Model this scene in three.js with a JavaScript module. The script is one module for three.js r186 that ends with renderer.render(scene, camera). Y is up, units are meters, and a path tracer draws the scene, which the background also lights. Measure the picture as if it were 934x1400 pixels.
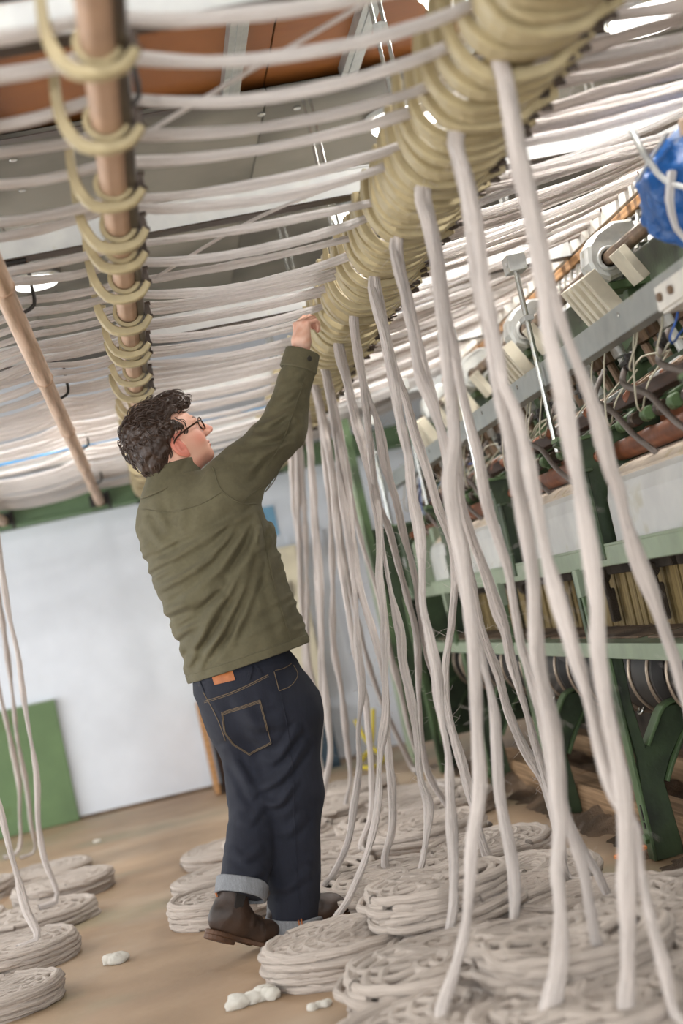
import * as THREE from 'three';
import { RoundedBoxGeometry } from 'three/addons/geometries/RoundedBoxGeometry.js';
import { mergeGeometries, mergeVertices, toCreasedNormals } from 'three/addons/utils/BufferGeometryUtils.js';
import { ImprovedNoise } from 'three/addons/math/ImprovedNoise.js';
import { RectAreaLightUniformsLib } from 'three/addons/lights/RectAreaLightUniformsLib.js';

// ---------------------------------------------------------------- camera, sky, lights, exposure
const scene = new THREE.Scene();
const camera = new THREE.PerspectiveCamera(36.07, 934 / 1400, 0.05, 80);
camera.position.set(0, 1, 0);
camera.up.set(0.209618, 0.974378, 0.081532);            // the photographer held the camera tilted
camera.lookAt(0.126835, 1.055584, -0.990365);
camera.focus = 4.95;
camera.userData.fStop = 1.8;
const renderer = new THREE.WebGLRenderer();
renderer.toneMapping = THREE.LinearToneMapping;
renderer.toneMappingExposure = 1.15;
renderer.shadowMap.enabled = true;
scene.background = new THREE.Color(0.75, 0.85, 1.0);     // overcast daylight outside
RectAreaLightUniformsLib.init();
const SIDE_WINDOW_POWER = 4.6, FRONT_WINDOW_POWER = 4.6, LAMP_POWER = 6;
const WINDOWS = [];                                       // [name, x, y, z, width, height, turn]
for (const z of [-9.0, -6.6, -3.8, -1.0]) WINDOWS.push([-3.55, 1.2, z, 1.8, 1.9, Math.PI / 2]);  // unseen side windows; the farthest is added to brighten the back wall
for (const x of [-2.2, 0.2, 2.6]) WINDOWS.push([x, 1.3, 2.9, 2.1, 2.3, Math.PI]);  // unseen, made tall so their light reaches the undersides of the ropes
for (const [x, y, z, w, h, turn] of WINDOWS) {
  const l = new THREE.RectAreaLight(new THREE.Color(0.91, 0.96, 1.0), turn === Math.PI ? FRONT_WINDOW_POWER : SIDE_WINDOW_POWER, w, h);
  const inward = new THREE.Vector3(Math.sin(turn), 0, Math.cos(turn));
  l.position.set(x, y, z).addScaledVector(inward, 0.06);
  l.lookAt(l.position.clone().add(inward));
  l.name = 'window_light';
  scene.add(l);
}

// ---------------------------------------------------------------- helpers
let seedState = 7;
const seed = (n) => { seedState = n >>> 0; };
const rnd = () => { seedState = (seedState + 0x6d2b79f5) >>> 0; let t = Math.imul(seedState ^ (seedState >>> 15), 1 | seedState); t = (t + Math.imul(t ^ (t >>> 7), 61 | t)) ^ t; return ((t ^ (t >>> 14)) >>> 0) / 4294967296; };
const rr = (a, b) => a + (b - a) * rnd();
const V = (x, y, z) => new THREE.Vector3(x, y, z);
const perlin = new ImprovedNoise();
const noise = (x, y, z) => perlin.noise(x, y, z);
const clamp = (x, a, b) => Math.min(b, Math.max(a, x));
const lerp = (a, b, t) => a + (b - a) * t;
const smooth = (a, b, x) => { const t = clamp((x - a) / (b - a), 0, 1); return t * t * (3 - 2 * t); };
const ORD = ['first', 'second', 'third', 'fourth', 'fifth', 'sixth', 'seventh', 'eighth', 'ninth', 'tenth', 'eleventh', 'twelfth', 'thirteenth', 'fourteenth', 'fifteenth', 'sixteenth'];
const taken = new Map();
function numbered(name) { const n = taken.get(name) ?? 0; taken.set(name, n + 1); return n ? name + '_' + String(n).padStart(3, '0') : name; }
function tag(o, label, category, group) { o.userData.label = label; o.userData.category = category; if (group) o.userData.group = group; return o; }
function shade(o) { o.traverse((c) => { if (c.isMesh) { c.castShadow = true; c.receiveShadow = true; } }); return o; }
function thing(name, label, category, group, at = V(0, 0, 0)) { const g = new THREE.Group(); g.name = numbered(name); g.position.copy(at); scene.add(g); return tag(g, label, category, group); }
function part(name, geo, mat, parent, label) {
  const m = new THREE.Mesh(Array.isArray(geo) ? join(geo) : geo, mat);
  m.name = parent ? name : numbered(name); m.castShadow = m.receiveShadow = true;
  (parent ?? scene).add(m);
  if (label) m.userData.label = label;
  return m;
}
function structure(name, geo, mat, parent) { const m = part(name, geo, mat, parent); if (!parent) m.userData.kind = 'structure'; return m; }
function join(list) {
  const flat = list.map((g) => { const q = g.index ? g.toNonIndexed() : g; for (const k of Object.keys(q.attributes)) if (!['position', 'normal', 'uv', 'color'].includes(k)) q.deleteAttribute(k); return q; });
  const colored = flat.every((g) => g.attributes.color);
  if (!colored) flat.forEach((g) => g.deleteAttribute('color'));
  return mergeGeometries(flat, false);
}
// uv in metres from the dominant direction of each face
function boxUV(g, swap = false) {
  const q = g.index ? g.toNonIndexed() : g, p = q.attributes.position, n = q.attributes.normal, uv = new Float32Array(p.count * 2);
  for (let i = 0; i < p.count; i += 3) {
    let x = 0, y = 0, z = 0;
    for (let k = 0; k < 3; k++) { x += n.getX(i + k); y += n.getY(i + k); z += n.getZ(i + k); }
    x = Math.abs(x); y = Math.abs(y); z = Math.abs(z);
    for (let k = 0; k < 3; k++) {
      const a = i + k;
      if (y >= x && y >= z) { uv[2 * a] = swap ? p.getZ(a) : p.getX(a); uv[2 * a + 1] = swap ? p.getX(a) : p.getZ(a); }
      else if (x >= z) { uv[2 * a] = p.getZ(a); uv[2 * a + 1] = p.getY(a); }
      else { uv[2 * a] = p.getX(a); uv[2 * a + 1] = p.getY(a); }
    }
  }
  q.setAttribute('uv', new THREE.BufferAttribute(uv, 2));
  return q;
}
function place(g, x = 0, y = 0, z = 0, rx = 0, ry = 0, rz = 0) {
  if (rx || ry || rz) g.applyMatrix4(new THREE.Matrix4().makeRotationFromEuler(new THREE.Euler(rx, ry, rz)));
  return g.translate(x, y, z);
}
function box(w, h, d, x = 0, y = 0, z = 0, r = 0.004, rx = 0, ry = 0, rz = 0) {
  const k = Math.min(r, w / 2.2, h / 2.2, d / 2.2);
  return place(boxUV(new RoundedBoxGeometry(w, h, d, 1, k), d > w), x, y, z, rx, ry, rz);
}
// cylinder of radius r between two points
function rod(a, b, r, sides = 12, r2 = r, chamfer = true) {
  const len = a.distanceTo(b), c = Math.min(r, r2) * 0.18;
  const pts = chamfer ? [[0, 0], [r - c, 0], [r, c], [r2, len - c], [r2 - c, len], [0, len]] : [[r, 0], [r2, len]];
  const g = toCreasedNormals(new THREE.LatheGeometry(pts.map((p) => new THREE.Vector2(p[0], p[1])), sides), 0.7);
  const uv = g.attributes.uv, pos = g.attributes.position;
  for (let i = 0; i < uv.count; i++) uv.setXY(i, uv.getX(i) * 6.283 * r, pos.getY(i));
  g.applyQuaternion(new THREE.Quaternion().setFromUnitVectors(V(0, 1, 0), b.clone().sub(a).normalize()));
  return g.translate(a.x, a.y, a.z);
}
// a tube along points: radius may be a function of (metres along, angle)
function tube(points, radius, { sides = 10, step = 0.03, tension = 0.5, flat = 1, closed = false } = {}) {
  const curve = new THREE.CatmullRomCurve3(points, closed, 'centripetal', tension);
  const len = curve.getLength(), n = Math.max(2, Math.round(len / step));
  const fr = curve.computeFrenetFrames(n, closed), P = [], N = [], U = [], I = [];
  const rf = typeof radius === 'function' ? radius : () => radius;
  for (let i = 0; i <= n; i++) {
    const c = curve.getPointAt(i / n), s = len * i / n;
    for (let j = 0; j <= sides; j++) {
      const a = j / sides * Math.PI * 2, ca = Math.cos(a), sa = Math.sin(a), r = rf(s, a, len);
      const d = fr.normals[i].clone().multiplyScalar(ca).addScaledVector(fr.binormals[i], sa * flat);
      P.push(c.x + d.x * r, c.y + d.y * r, c.z + d.z * r); d.normalize(); N.push(d.x, d.y, d.z); U.push(j / sides * 2 * Math.PI * rf(0, 0, len), s);
    }
  }
  for (let i = 0; i < n; i++) for (let j = 0; j < sides; j++) { const a = i * (sides + 1) + j, b = a + sides + 1; I.push(a, a + 1, b, b, a + 1, b + 1); }
  if (!closed) for (const [row, turn] of [[0, 1], [n, 0]]) {
    const c = P.length / 3, at = curve.getPointAt(row / n), t = fr.tangents[row];
    P.push(at.x, at.y, at.z); N.push(turn ? -t.x : t.x, turn ? -t.y : t.y, turn ? -t.z : t.z); U.push(0, 0);
    for (let j = 0; j < sides; j++) { const a = row * (sides + 1) + j; turn ? I.push(c, a + 1, a) : I.push(c, a, a + 1); }
  }
  const g = new THREE.BufferGeometry();
  g.setAttribute('position', new THREE.Float32BufferAttribute(P, 3)); g.setAttribute('normal', new THREE.Float32BufferAttribute(N, 3)); g.setAttribute('uv', new THREE.Float32BufferAttribute(U, 2)); g.setIndex(I);
  return g;
}
// outline in the xy plane, given thickness along z
function plate(points, depth, x = 0, y = 0, z = 0, bevel = 0.003, holes = []) {
  const s = new THREE.Shape(points.map((p) => new THREE.Vector2(p[0], p[1])));
  for (const h of holes) s.holes.push(new THREE.Path(h.map((p) => new THREE.Vector2(p[0], p[1]))));
  const g = new THREE.ExtrudeGeometry(s, { depth: depth - 2 * bevel, bevelEnabled: bevel > 0, bevelSize: bevel, bevelThickness: bevel, bevelSegments: 1, bevelOffset: -bevel, curveSegments: 8 });
  return boxUV(g).translate(x, y, z - depth / 2 + bevel);
}
function ribbon(points, th, depth, bevel = 0.003, n = 20) {    // band of constant thickness that follows a curve in the xy plane
  const c = new THREE.CatmullRomCurve3(points.map((p) => V(p[0], p[1], 0)), false, 'centripetal'), A = [], B = [];
  for (let i = 0; i <= n; i++) { const p = c.getPointAt(i / n), t = c.getTangentAt(i / n), h = typeof th === 'function' ? th(i / n) : th; A.push([p.x - t.y * h / 2, p.y + t.x * h / 2]); B.push([p.x + t.y * h / 2, p.y - t.x * h / 2]); }
  return plate([...A, ...B.reverse()], depth, 0, 0, 0, bevel);
}
const ring = (cx, cy, r, n = 20, from = 0, to = Math.PI * 2) => Array.from({ length: n }, (_, i) => { const a = from + (to - from) * i / (to - from > 6.2 ? n : n - 1); return [cx + r * Math.cos(a), cy + r * Math.sin(a)]; });

// surface of a distance field (naive surface nets)
function surface(f, lo, hi, h, color) {
  const nx = Math.ceil((hi.x - lo.x) / h) + 1, ny = Math.ceil((hi.y - lo.y) / h) + 1, nz = Math.ceil((hi.z - lo.z) / h) + 1;
  const D = new Float32Array(nx * ny * nz), at = new Int32Array(nx * ny * nz).fill(-1), P = [], I = [];
  // coarse pass: cells far from the surface keep the coarse value
  const K = 4;
  for (let kz = 0; kz < nz; kz += K) for (let ky = 0; ky < ny; ky += K) for (let kx = 0; kx < nx; kx += K) {
    const d = f(lo.x + (kx + 1.5) * h, lo.y + (ky + 1.5) * h, lo.z + (kz + 1.5) * h), far = Math.abs(d) > h * 7 + 0.012;
    for (let z = kz; z < Math.min(nz, kz + K); z++) for (let y = ky; y < Math.min(ny, ky + K); y++) for (let x = kx; x < Math.min(nx, kx + K); x++) D[(z * ny + y) * nx + x] = far ? d : f(lo.x + x * h, lo.y + y * h, lo.z + z * h);
  }
  const corner = [0, 1, nx, nx + 1, nx * ny, nx * ny + 1, nx * ny + nx, nx * ny + nx + 1];
  const edges = [[0, 1], [2, 3], [4, 5], [6, 7], [0, 2], [1, 3], [4, 6], [5, 7], [0, 4], [1, 5], [2, 6], [3, 7]];
  for (let z = 0; z < nz - 1; z++) for (let y = 0; y < ny - 1; y++) for (let x = 0; x < nx - 1; x++) {
    const o = (z * ny + y) * nx + x;
    let m = 0;
    for (let k = 0; k < 8; k++) if (D[o + corner[k]] < 0) m |= 1 << k;
    if (m === 0 || m === 255) continue;
    let px = 0, py = 0, pz = 0, c = 0;
    for (const [a, b] of edges) {
      if (((m >> a) & 1) === ((m >> b) & 1)) continue;
      const da = D[o + corner[a]], db = D[o + corner[b]], t = da / (da - db);
      px += (a & 1) + t * ((b & 1) - (a & 1)); py += ((a >> 1) & 1) + t * (((b >> 1) & 1) - ((a >> 1) & 1)); pz += (a >> 2) + t * ((b >> 2) - (a >> 2)); c++;
    }
    at[o] = P.length / 3;
    P.push(lo.x + (x + px / c) * h, lo.y + (y + py / c) * h, lo.z + (z + pz / c) * h);
  }
  const quad = (a, b, c, d, turn) => { if (a < 0 || b < 0 || c < 0 || d < 0) return; turn ? I.push(a, b, c, a, c, d) : I.push(a, c, b, a, d, c); };
  for (let z = 1; z < nz - 1; z++) for (let y = 1; y < ny - 1; y++) for (let x = 1; x < nx - 1; x++) {
    const o = (z * ny + y) * nx + x, s = D[o] < 0, sy = nx, sz = nx * ny;
    if (s !== D[o + 1] < 0) quad(at[o], at[o - sy], at[o - sy - sz], at[o - sz], !s);
    if (s !== D[o + sy] < 0) quad(at[o], at[o - sz], at[o - 1 - sz], at[o - 1], !s);
    if (s !== D[o + sz] < 0) quad(at[o], at[o - 1], at[o - 1 - sy], at[o - sy], !s);
  }
  const g = new THREE.BufferGeometry();
  g.setAttribute('position', new THREE.Float32BufferAttribute(P, 3)); g.setIndex(I);
  g.computeVertexNormals();
  if (color) { const C = new Float32Array(P.length); for (let i = 0; i < P.length; i += 3) { const c = color(P[i], P[i + 1], P[i + 2]); C[i] = c[0]; C[i + 1] = c[1]; C[i + 2] = c[2]; } g.setAttribute('color', new THREE.BufferAttribute(C, 3)); }
  return boxUV(g);
}
const smin = (a, b, k) => { const h = Math.max(k - Math.abs(a - b), 0) / k; return Math.min(a, b) - h * h * k * 0.25; };
const smax = (a, b, k) => -smin(-a, -b, k);
function capsule(x, y, z, a, b, ra, rb) {   // tapered capsule between a and b
  const dx = b.x - a.x, dy = b.y - a.y, dz = b.z - a.z, t = clamp(((x - a.x) * dx + (y - a.y) * dy + (z - a.z) * dz) / (dx * dx + dy * dy + dz * dz), 0, 1);
  return Math.hypot(x - a.x - dx * t, y - a.y - dy * t, z - a.z - dz * t) - (ra + (rb - ra) * t);
}
function ell(x, y, z, cx, cy, cz, rx, ry, rz) {
  const px = (x - cx) / rx, py = (y - cy) / ry, pz = (z - cz) / rz, k = Math.hypot(px, py, pz), q = Math.hypot(px / rx, py / ry, pz / rz);
  return q < 1e-6 ? -Math.min(rx, ry, rz) : k * (k - 1) / q;
}
function table(t, y) { if (y <= t[0][0]) return t[0]; for (let i = 1; i < t.length; i++) if (y <= t[i][0]) { const k = (y - t[i - 1][0]) / (t[i][0] - t[i - 1][0]), s = k; return t[i].map((v, j) => lerp(t[i - 1][j], v, s)); } return t[t.length - 1]; }

// ---------------------------------------------------------------- textures and materials
function lattice(n, s) { const a = new Float32Array(n * n); const keep = seedState; seed(s); for (let i = 0; i < n * n; i++) a[i] = rnd(); seed(keep); return a; }
function tiled(fx, fy, s) {      // tileable value noise on 0..1
  const n = Math.max(fx, fy), L = lattice(n, s);
  return (u, v) => {
    const x = u * fx, y = v * fy, x0 = Math.floor(x), y0 = Math.floor(y), a = x - x0, b = y - y0, sa = a * a * (3 - 2 * a), sb = b * b * (3 - 2 * b);
    const g = (i, j) => L[(((j % fy) + fy) % fy) * n + (((i % fx) + fx) % fx)];
    return lerp(lerp(g(x0, y0), g(x0 + 1, y0), sa), lerp(g(x0, y0 + 1), g(x0 + 1, y0 + 1), sa), sb);
  };
}
function fbm(f, s, oct = 4, ax = 1, ay = 1) { const L = []; for (let k = 0; k < oct; k++) L.push(tiled(Math.round(f * ax) << k, Math.round(f * ay) << k, s + k * 17)); return (u, v) => { let t = 0, w = 0.5, sum = 0; for (const l of L) { t += l(u, v) * w; sum += w; w *= 0.5; } return t / sum; }; }
function texture(size, fn, srgb = true) {      // fn(u, v) returns grey or [r, g, b] in 0..1
  const d = new Uint8Array(size * size * 4);
  for (let y = 0; y < size; y++) for (let x = 0; x < size; x++) {
    const c = fn(x / size, y / size), o = (y * size + x) * 4;
    for (let k = 0; k < 3; k++) d[o + k] = clamp((typeof c === 'number' ? c : c[k]) * 255, 0, 255);
    d[o + 3] = 255;
  }
  const t = new THREE.DataTexture(d, size, size);
  t.magFilter = THREE.LinearFilter; t.minFilter = THREE.LinearFilter; t.wrapS = t.wrapT = THREE.RepeatWrapping; t.needsUpdate = true;
  if (srgb) t.colorSpace = THREE.SRGBColorSpace;
  return t;
}
const every = (t, mx, my = mx) => { const c = t.clone(); c.repeat.set(1 / mx, 1 / my); c.needsUpdate = true; return c; };
function mat(color, { map, bump, bs = 0.001, rough = 0.8, metal = 0, vc = false, physical, ...more } = {}) {
  const o = { color: new THREE.Color(color), roughness: rough, metalness: metal, ...more };
  if (map) o.map = map;
  if (bump) { o.bumpMap = bump; o.bumpScale = bs; }
  if (vc) o.vertexColors = true;
  return physical ? new THREE.MeshPhysicalMaterial({ ...o, ...physical }) : new THREE.MeshStandardMaterial(o);
}
const nA = fbm(6, 11, 5), nB = fbm(12, 29, 4), nC = fbm(3, 41, 5), nStreakV = fbm(24, 61, 3, 1, 0.125), nStreakU = fbm(24, 71, 3, 0.125, 1), nFine = fbm(48, 83, 2);
const T = {
  grain: texture(256, (u, v) => nA(u, v), false),
  fine: texture(256, (u, v) => nFine(u, v), false),
  soft: texture(256, (u, v) => 0.955 + 0.045 * nB(u, v)),
  blotch: texture(256, (u, v) => 0.80 + 0.2 * nA(u, v)),
  worn: texture(512, (u, v) => { const a = nC(u, v), b = nB(u, v); const k = smooth(0.62, 0.72, a * 0.7 + b * 0.3); return [0.86 + 0.14 * b - 0.10 * k, 0.86 + 0.14 * b - 0.12 * k, 0.86 + 0.12 * b - 0.18 * k]; }),
  grime: texture(512, (u, v) => { const a = smooth(0.35, 0.7, nC(u, v)), b = nB(u, v); return [0.62 + 0.3 * a + 0.1 * b, 0.60 + 0.3 * a + 0.1 * b, 0.56 + 0.3 * a + 0.1 * b]; }),
  rope: texture(256, (u, v) => { const s = nStreakV(u, v); return [0.80 + 0.24 * s, 0.79 + 0.245 * s, 0.78 + 0.25 * s]; }),
  ropeB: texture(256, (u, v) => nStreakV(u, v) * 0.75 + 0.25 * nFine(u, v), false),
  wood: texture(512, (u, v) => { const w = nStreakU(u, v) * 0.7 + 0.3 * nA(u, v); const k = smooth(0.3, 0.75, w); return [0.72 + 0.28 * k, 0.68 + 0.3 * k, 0.62 + 0.34 * k]; }),
  woodV: texture(512, (u, v) => { const w = nStreakV(u, v) * 0.7 + 0.3 * nA(u, v); const k = smooth(0.3, 0.75, w); return [0.78 + 0.22 * k, 0.75 + 0.24 * k, 0.70 + 0.28 * k]; }),
  denim: texture(256, (u, v) => { const d = Math.sin((u + v) * Math.PI * 2 * 40) * 0.5 + 0.5, s = nStreakV(u, v), n = nFine(u, v); const k = 0.62 + 0.16 * d + 0.28 * s * n; return [k, k * 1.0, k * 1.02]; }),
  twill: texture(256, (u, v) => (Math.sin((u + v) * Math.PI * 2 * 40) * 0.5 + 0.5) * 0.6 + 0.4 * nFine(u, v), false),
  weave: texture(256, (u, v) => (Math.sin(u * Math.PI * 2 * 48) * Math.sin(v * Math.PI * 2 * 48) * 0.5 + 0.5) * 0.5 + 0.5 * nFine(u, v), false),
  cloth: texture(256, (u, v) => { const k = 0.86 + 0.14 * nA(u, v) - 0.08 * nFine(u, v); return [k, k, k * 0.99]; }),
  floor: texture(1024, (u, v) => {
    const a = nC(u, v), b = nB(u, v), c = fbmFloor(u, v), s = nStreakU(u, v);
    let r = 0.60 + 0.12 * b, g = 0.515 + 0.12 * b, bl = 0.43 + 0.11 * b;
    const pale = smooth(0.52, 0.68, a) * 0.8, grey = smooth(0.55, 0.7, c);
    r = lerp(r, 0.74, pale * 0.6); g = lerp(g, 0.69, pale * 0.6); bl = lerp(bl, 0.63, pale * 0.6);
    r = lerp(r, 0.55, grey * 0.6); g = lerp(g, 0.55, grey * 0.6); bl = lerp(bl, 0.47, grey * 0.6);
    const k = 0.97 + 0.04 * s;
    return [r * k, g * k, bl * k];
  }),
};
function fbmFloor(u, v) { return nC((u + 0.37) % 1, (v * 1 + 0.61) % 1) * 0.6 + 0.4 * nA((v + 0.2) % 1, u); }
const M = {
  shadedRope: mat('#ddd3cd', { physical: { transmission: 0.2, thickness: 0, sheen: 0.3, sheenRoughness: 0.8, sheenColor: new THREE.Color(0.8, 0.76, 0.72) }, map: every(T.rope, 0.11, 0.5), bump: every(T.ropeB, 0.11, 0.45), bs: 0.012, rough: 1 }),  // same wool as rope, colour darkened to stand in for dimmer light below
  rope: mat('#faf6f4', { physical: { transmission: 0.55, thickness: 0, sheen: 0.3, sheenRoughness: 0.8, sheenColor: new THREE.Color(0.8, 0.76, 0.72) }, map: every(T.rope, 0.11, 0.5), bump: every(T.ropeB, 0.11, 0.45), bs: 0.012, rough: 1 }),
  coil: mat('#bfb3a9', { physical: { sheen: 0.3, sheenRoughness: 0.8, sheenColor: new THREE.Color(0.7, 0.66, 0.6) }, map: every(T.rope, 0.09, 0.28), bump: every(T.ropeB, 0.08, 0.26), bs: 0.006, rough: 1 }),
  cotton: mat('#efe9dd', { bump: every(T.fine, 0.03), bs: 0.003, rough: 1 }),
  hook: mat('#bbab84', { map: every(T.blotch, 0.2), bump: every(T.grain, 0.12), bs: 0.0004, rough: 0.5 }),
  tubePaper: mat('#c3a288', { map: every(T.blotch, 0.5), bump: every(T.grain, 0.1), bs: 0.0005, rough: 0.65 }),
  darkSteel: mat('#5b5049', { map: every(T.worn, 0.5), rough: 0.38, metal: 0.75 }),
  blackSteel: mat('#2b2724', { rough: 0.5, metal: 0.4 }),
  chrome: mat('#cfcfcb', { map: every(T.worn, 0.4), rough: 0.25, metal: 0.9 }),
  zinc: mat('#b9bdbb', { map: every(T.worn, 0.6), bump: every(T.grain, 0.2), bs: 0.0003, rough: 0.42, metal: 0.75 }),
  rail: mat('#f1f2f2', { map: every(T.worn, 0.7), bump: every(T.grain, 0.3), bs: 0.0005, rough: 0.5 }),
  poleWood: mat('#d3b8a2', { map: every(T.woodV, 0.25, 0.8), bump: every(T.grain, 0.2), bs: 0.0004, rough: 0.55 }),
  lath: mat('#c89a68', { map: every(T.wood, 0.9, 0.12), rough: 0.6 }),
  stick: mat('#dfd5be', { map: every(T.blotch, 0.4), rough: 0.6 }),
  slat: mat('#8f7b4e', { map: every(T.woodV, 0.12, 0.9), bump: every(T.grain, 0.1), bs: 0.001, rough: 0.75 }),
  timber: mat('#a78a6b', { map: every(T.wood, 1.2, 0.2), bump: every(T.grain, 0.25), bs: 0.002, rough: 0.85 }),
  plywood: mat('#93571f', { map: every(T.worn, 1.6), rough: 0.55 }),
  brownBoard: mat('#8a5a38', { map: every(T.wood, 0.5, 0.2), rough: 0.6 }),
  darkBrown: mat('#4a3428', { map: every(T.wood, 0.5, 0.2), rough: 0.6 }),
  ceiling: mat('#7f7d76', { map: every(T.grime, 2.2), bump: every(T.grain, 0.6), bs: 0.001, rough: 0.7 }),
  wall: mat('#dde1e8', { map: every(T.soft, 1.4), bump: every(T.grain, 0.5), bs: 0.0012, rough: 0.85 }),
  wallWarm: mat('#d5d2cb', { map: every(T.blotch, 2.4), bump: every(T.grain, 0.5), bs: 0.001, rough: 0.85 }),
  floor: mat('#f4ebe0', { map: every(T.floor, 2.6), bump: every(T.grain, 0.5), bs: 0.0025, rough: 0.6 }),
  paleGreen: mat('#909d86', { map: every(T.worn, 0.7), bump: every(T.grain, 0.15), bs: 0.0006, rough: 0.5 }),
  green: mat('#4f6744', { map: every(T.grime, 0.5), bump: every(T.grain, 0.12), bs: 0.0008, rough: 0.5 }),
  darkGreen: mat('#3a4c33', { map: every(T.grime, 0.4), bump: every(T.grain, 0.12), bs: 0.001, rough: 0.5 }),
  beamGreen: mat('#64805a', { map: every(T.worn, 0.8), rough: 0.55 }),
  boardGreen: mat('#667f55', { map: every(T.worn, 1.5), rough: 0.65 }),
  cream: mat('#d9cfb4', { map: every(T.blotch, 0.9), rough: 0.55 }),
  drum: mat('#c9c8c6', { map: every(T.worn, 0.9), bump: every(T.grain, 0.3), bs: 0.0006, rough: 0.4 }),
  drumTop: mat('#cfbfae', { map: every(T.worn, 0.7), bump: every(T.grain, 0.3), bs: 0.002, rough: 0.95 }),
  castGrey: mat('#c6c6c3', { map: every(T.worn, 0.3), bump: every(T.grain, 0.08), bs: 0.0006, rough: 0.42, metal: 0.25 }),
  whitePaint: mat('#e9e4dc', { map: every(T.worn, 0.6), rough: 0.5 }),
  ringSteel: mat('#a08f7e', { rough: 0.35, metal: 0.7 }),
  copper: mat('#8a5337', { map: every(T.grime, 0.3), rough: 0.45, metal: 0.3 }),
  rubber: mat('#2a2726', { map: every(T.grime, 0.4), rough: 0.55 }),
  brownSteel: mat('#85705f', { map: every(T.grime, 0.25), rough: 0.45, metal: 0.45 }),
  dirt: mat('#4b423a', { map: every(T.grime, 0.3), bump: every(T.fine, 0.1), bs: 0.006, rough: 1 }),
  lint: mat('#8b7766', { map: every(T.grime, 0.5), bump: every(T.fine, 0.12), bs: 0.008, rough: 1 }),
  wire: mat('#b3ac96', { rough: 0.5 }), wireBlue: mat('#2c5aa8', { rough: 0.5 }), hose: mat('#6a5f57', { map: every(T.blotch, 0.2), rough: 0.55 }),
  bag: mat('#14599f', { map: every(T.blotch, 0.2), bump: every(T.fine, 0.15), bs: 0.002, rough: 0.35 }),
  blueCord: mat('#1fa2e6', { rough: 0.6 }),
  crate: mat('#2b3d49', { rough: 0.6 }), poster: mat('#7fb3d2', { map: every(T.blotch, 0.3), rough: 0.5 }),
  yellow: mat('#c9b42c', { rough: 0.6 }), orange: mat('#c8763a', { rough: 0.6 }),
  lens: mat('#ffffff', { emissive: new THREE.Color(1, 0.98, 0.95), emissiveIntensity: 7, rough: 0.4 }),
  windowPane: mat('#f4f8ff', { emissive: new THREE.Color(0.93, 0.97, 1.0), emissiveIntensity: 1.6, rough: 0.6 }),
};
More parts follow.
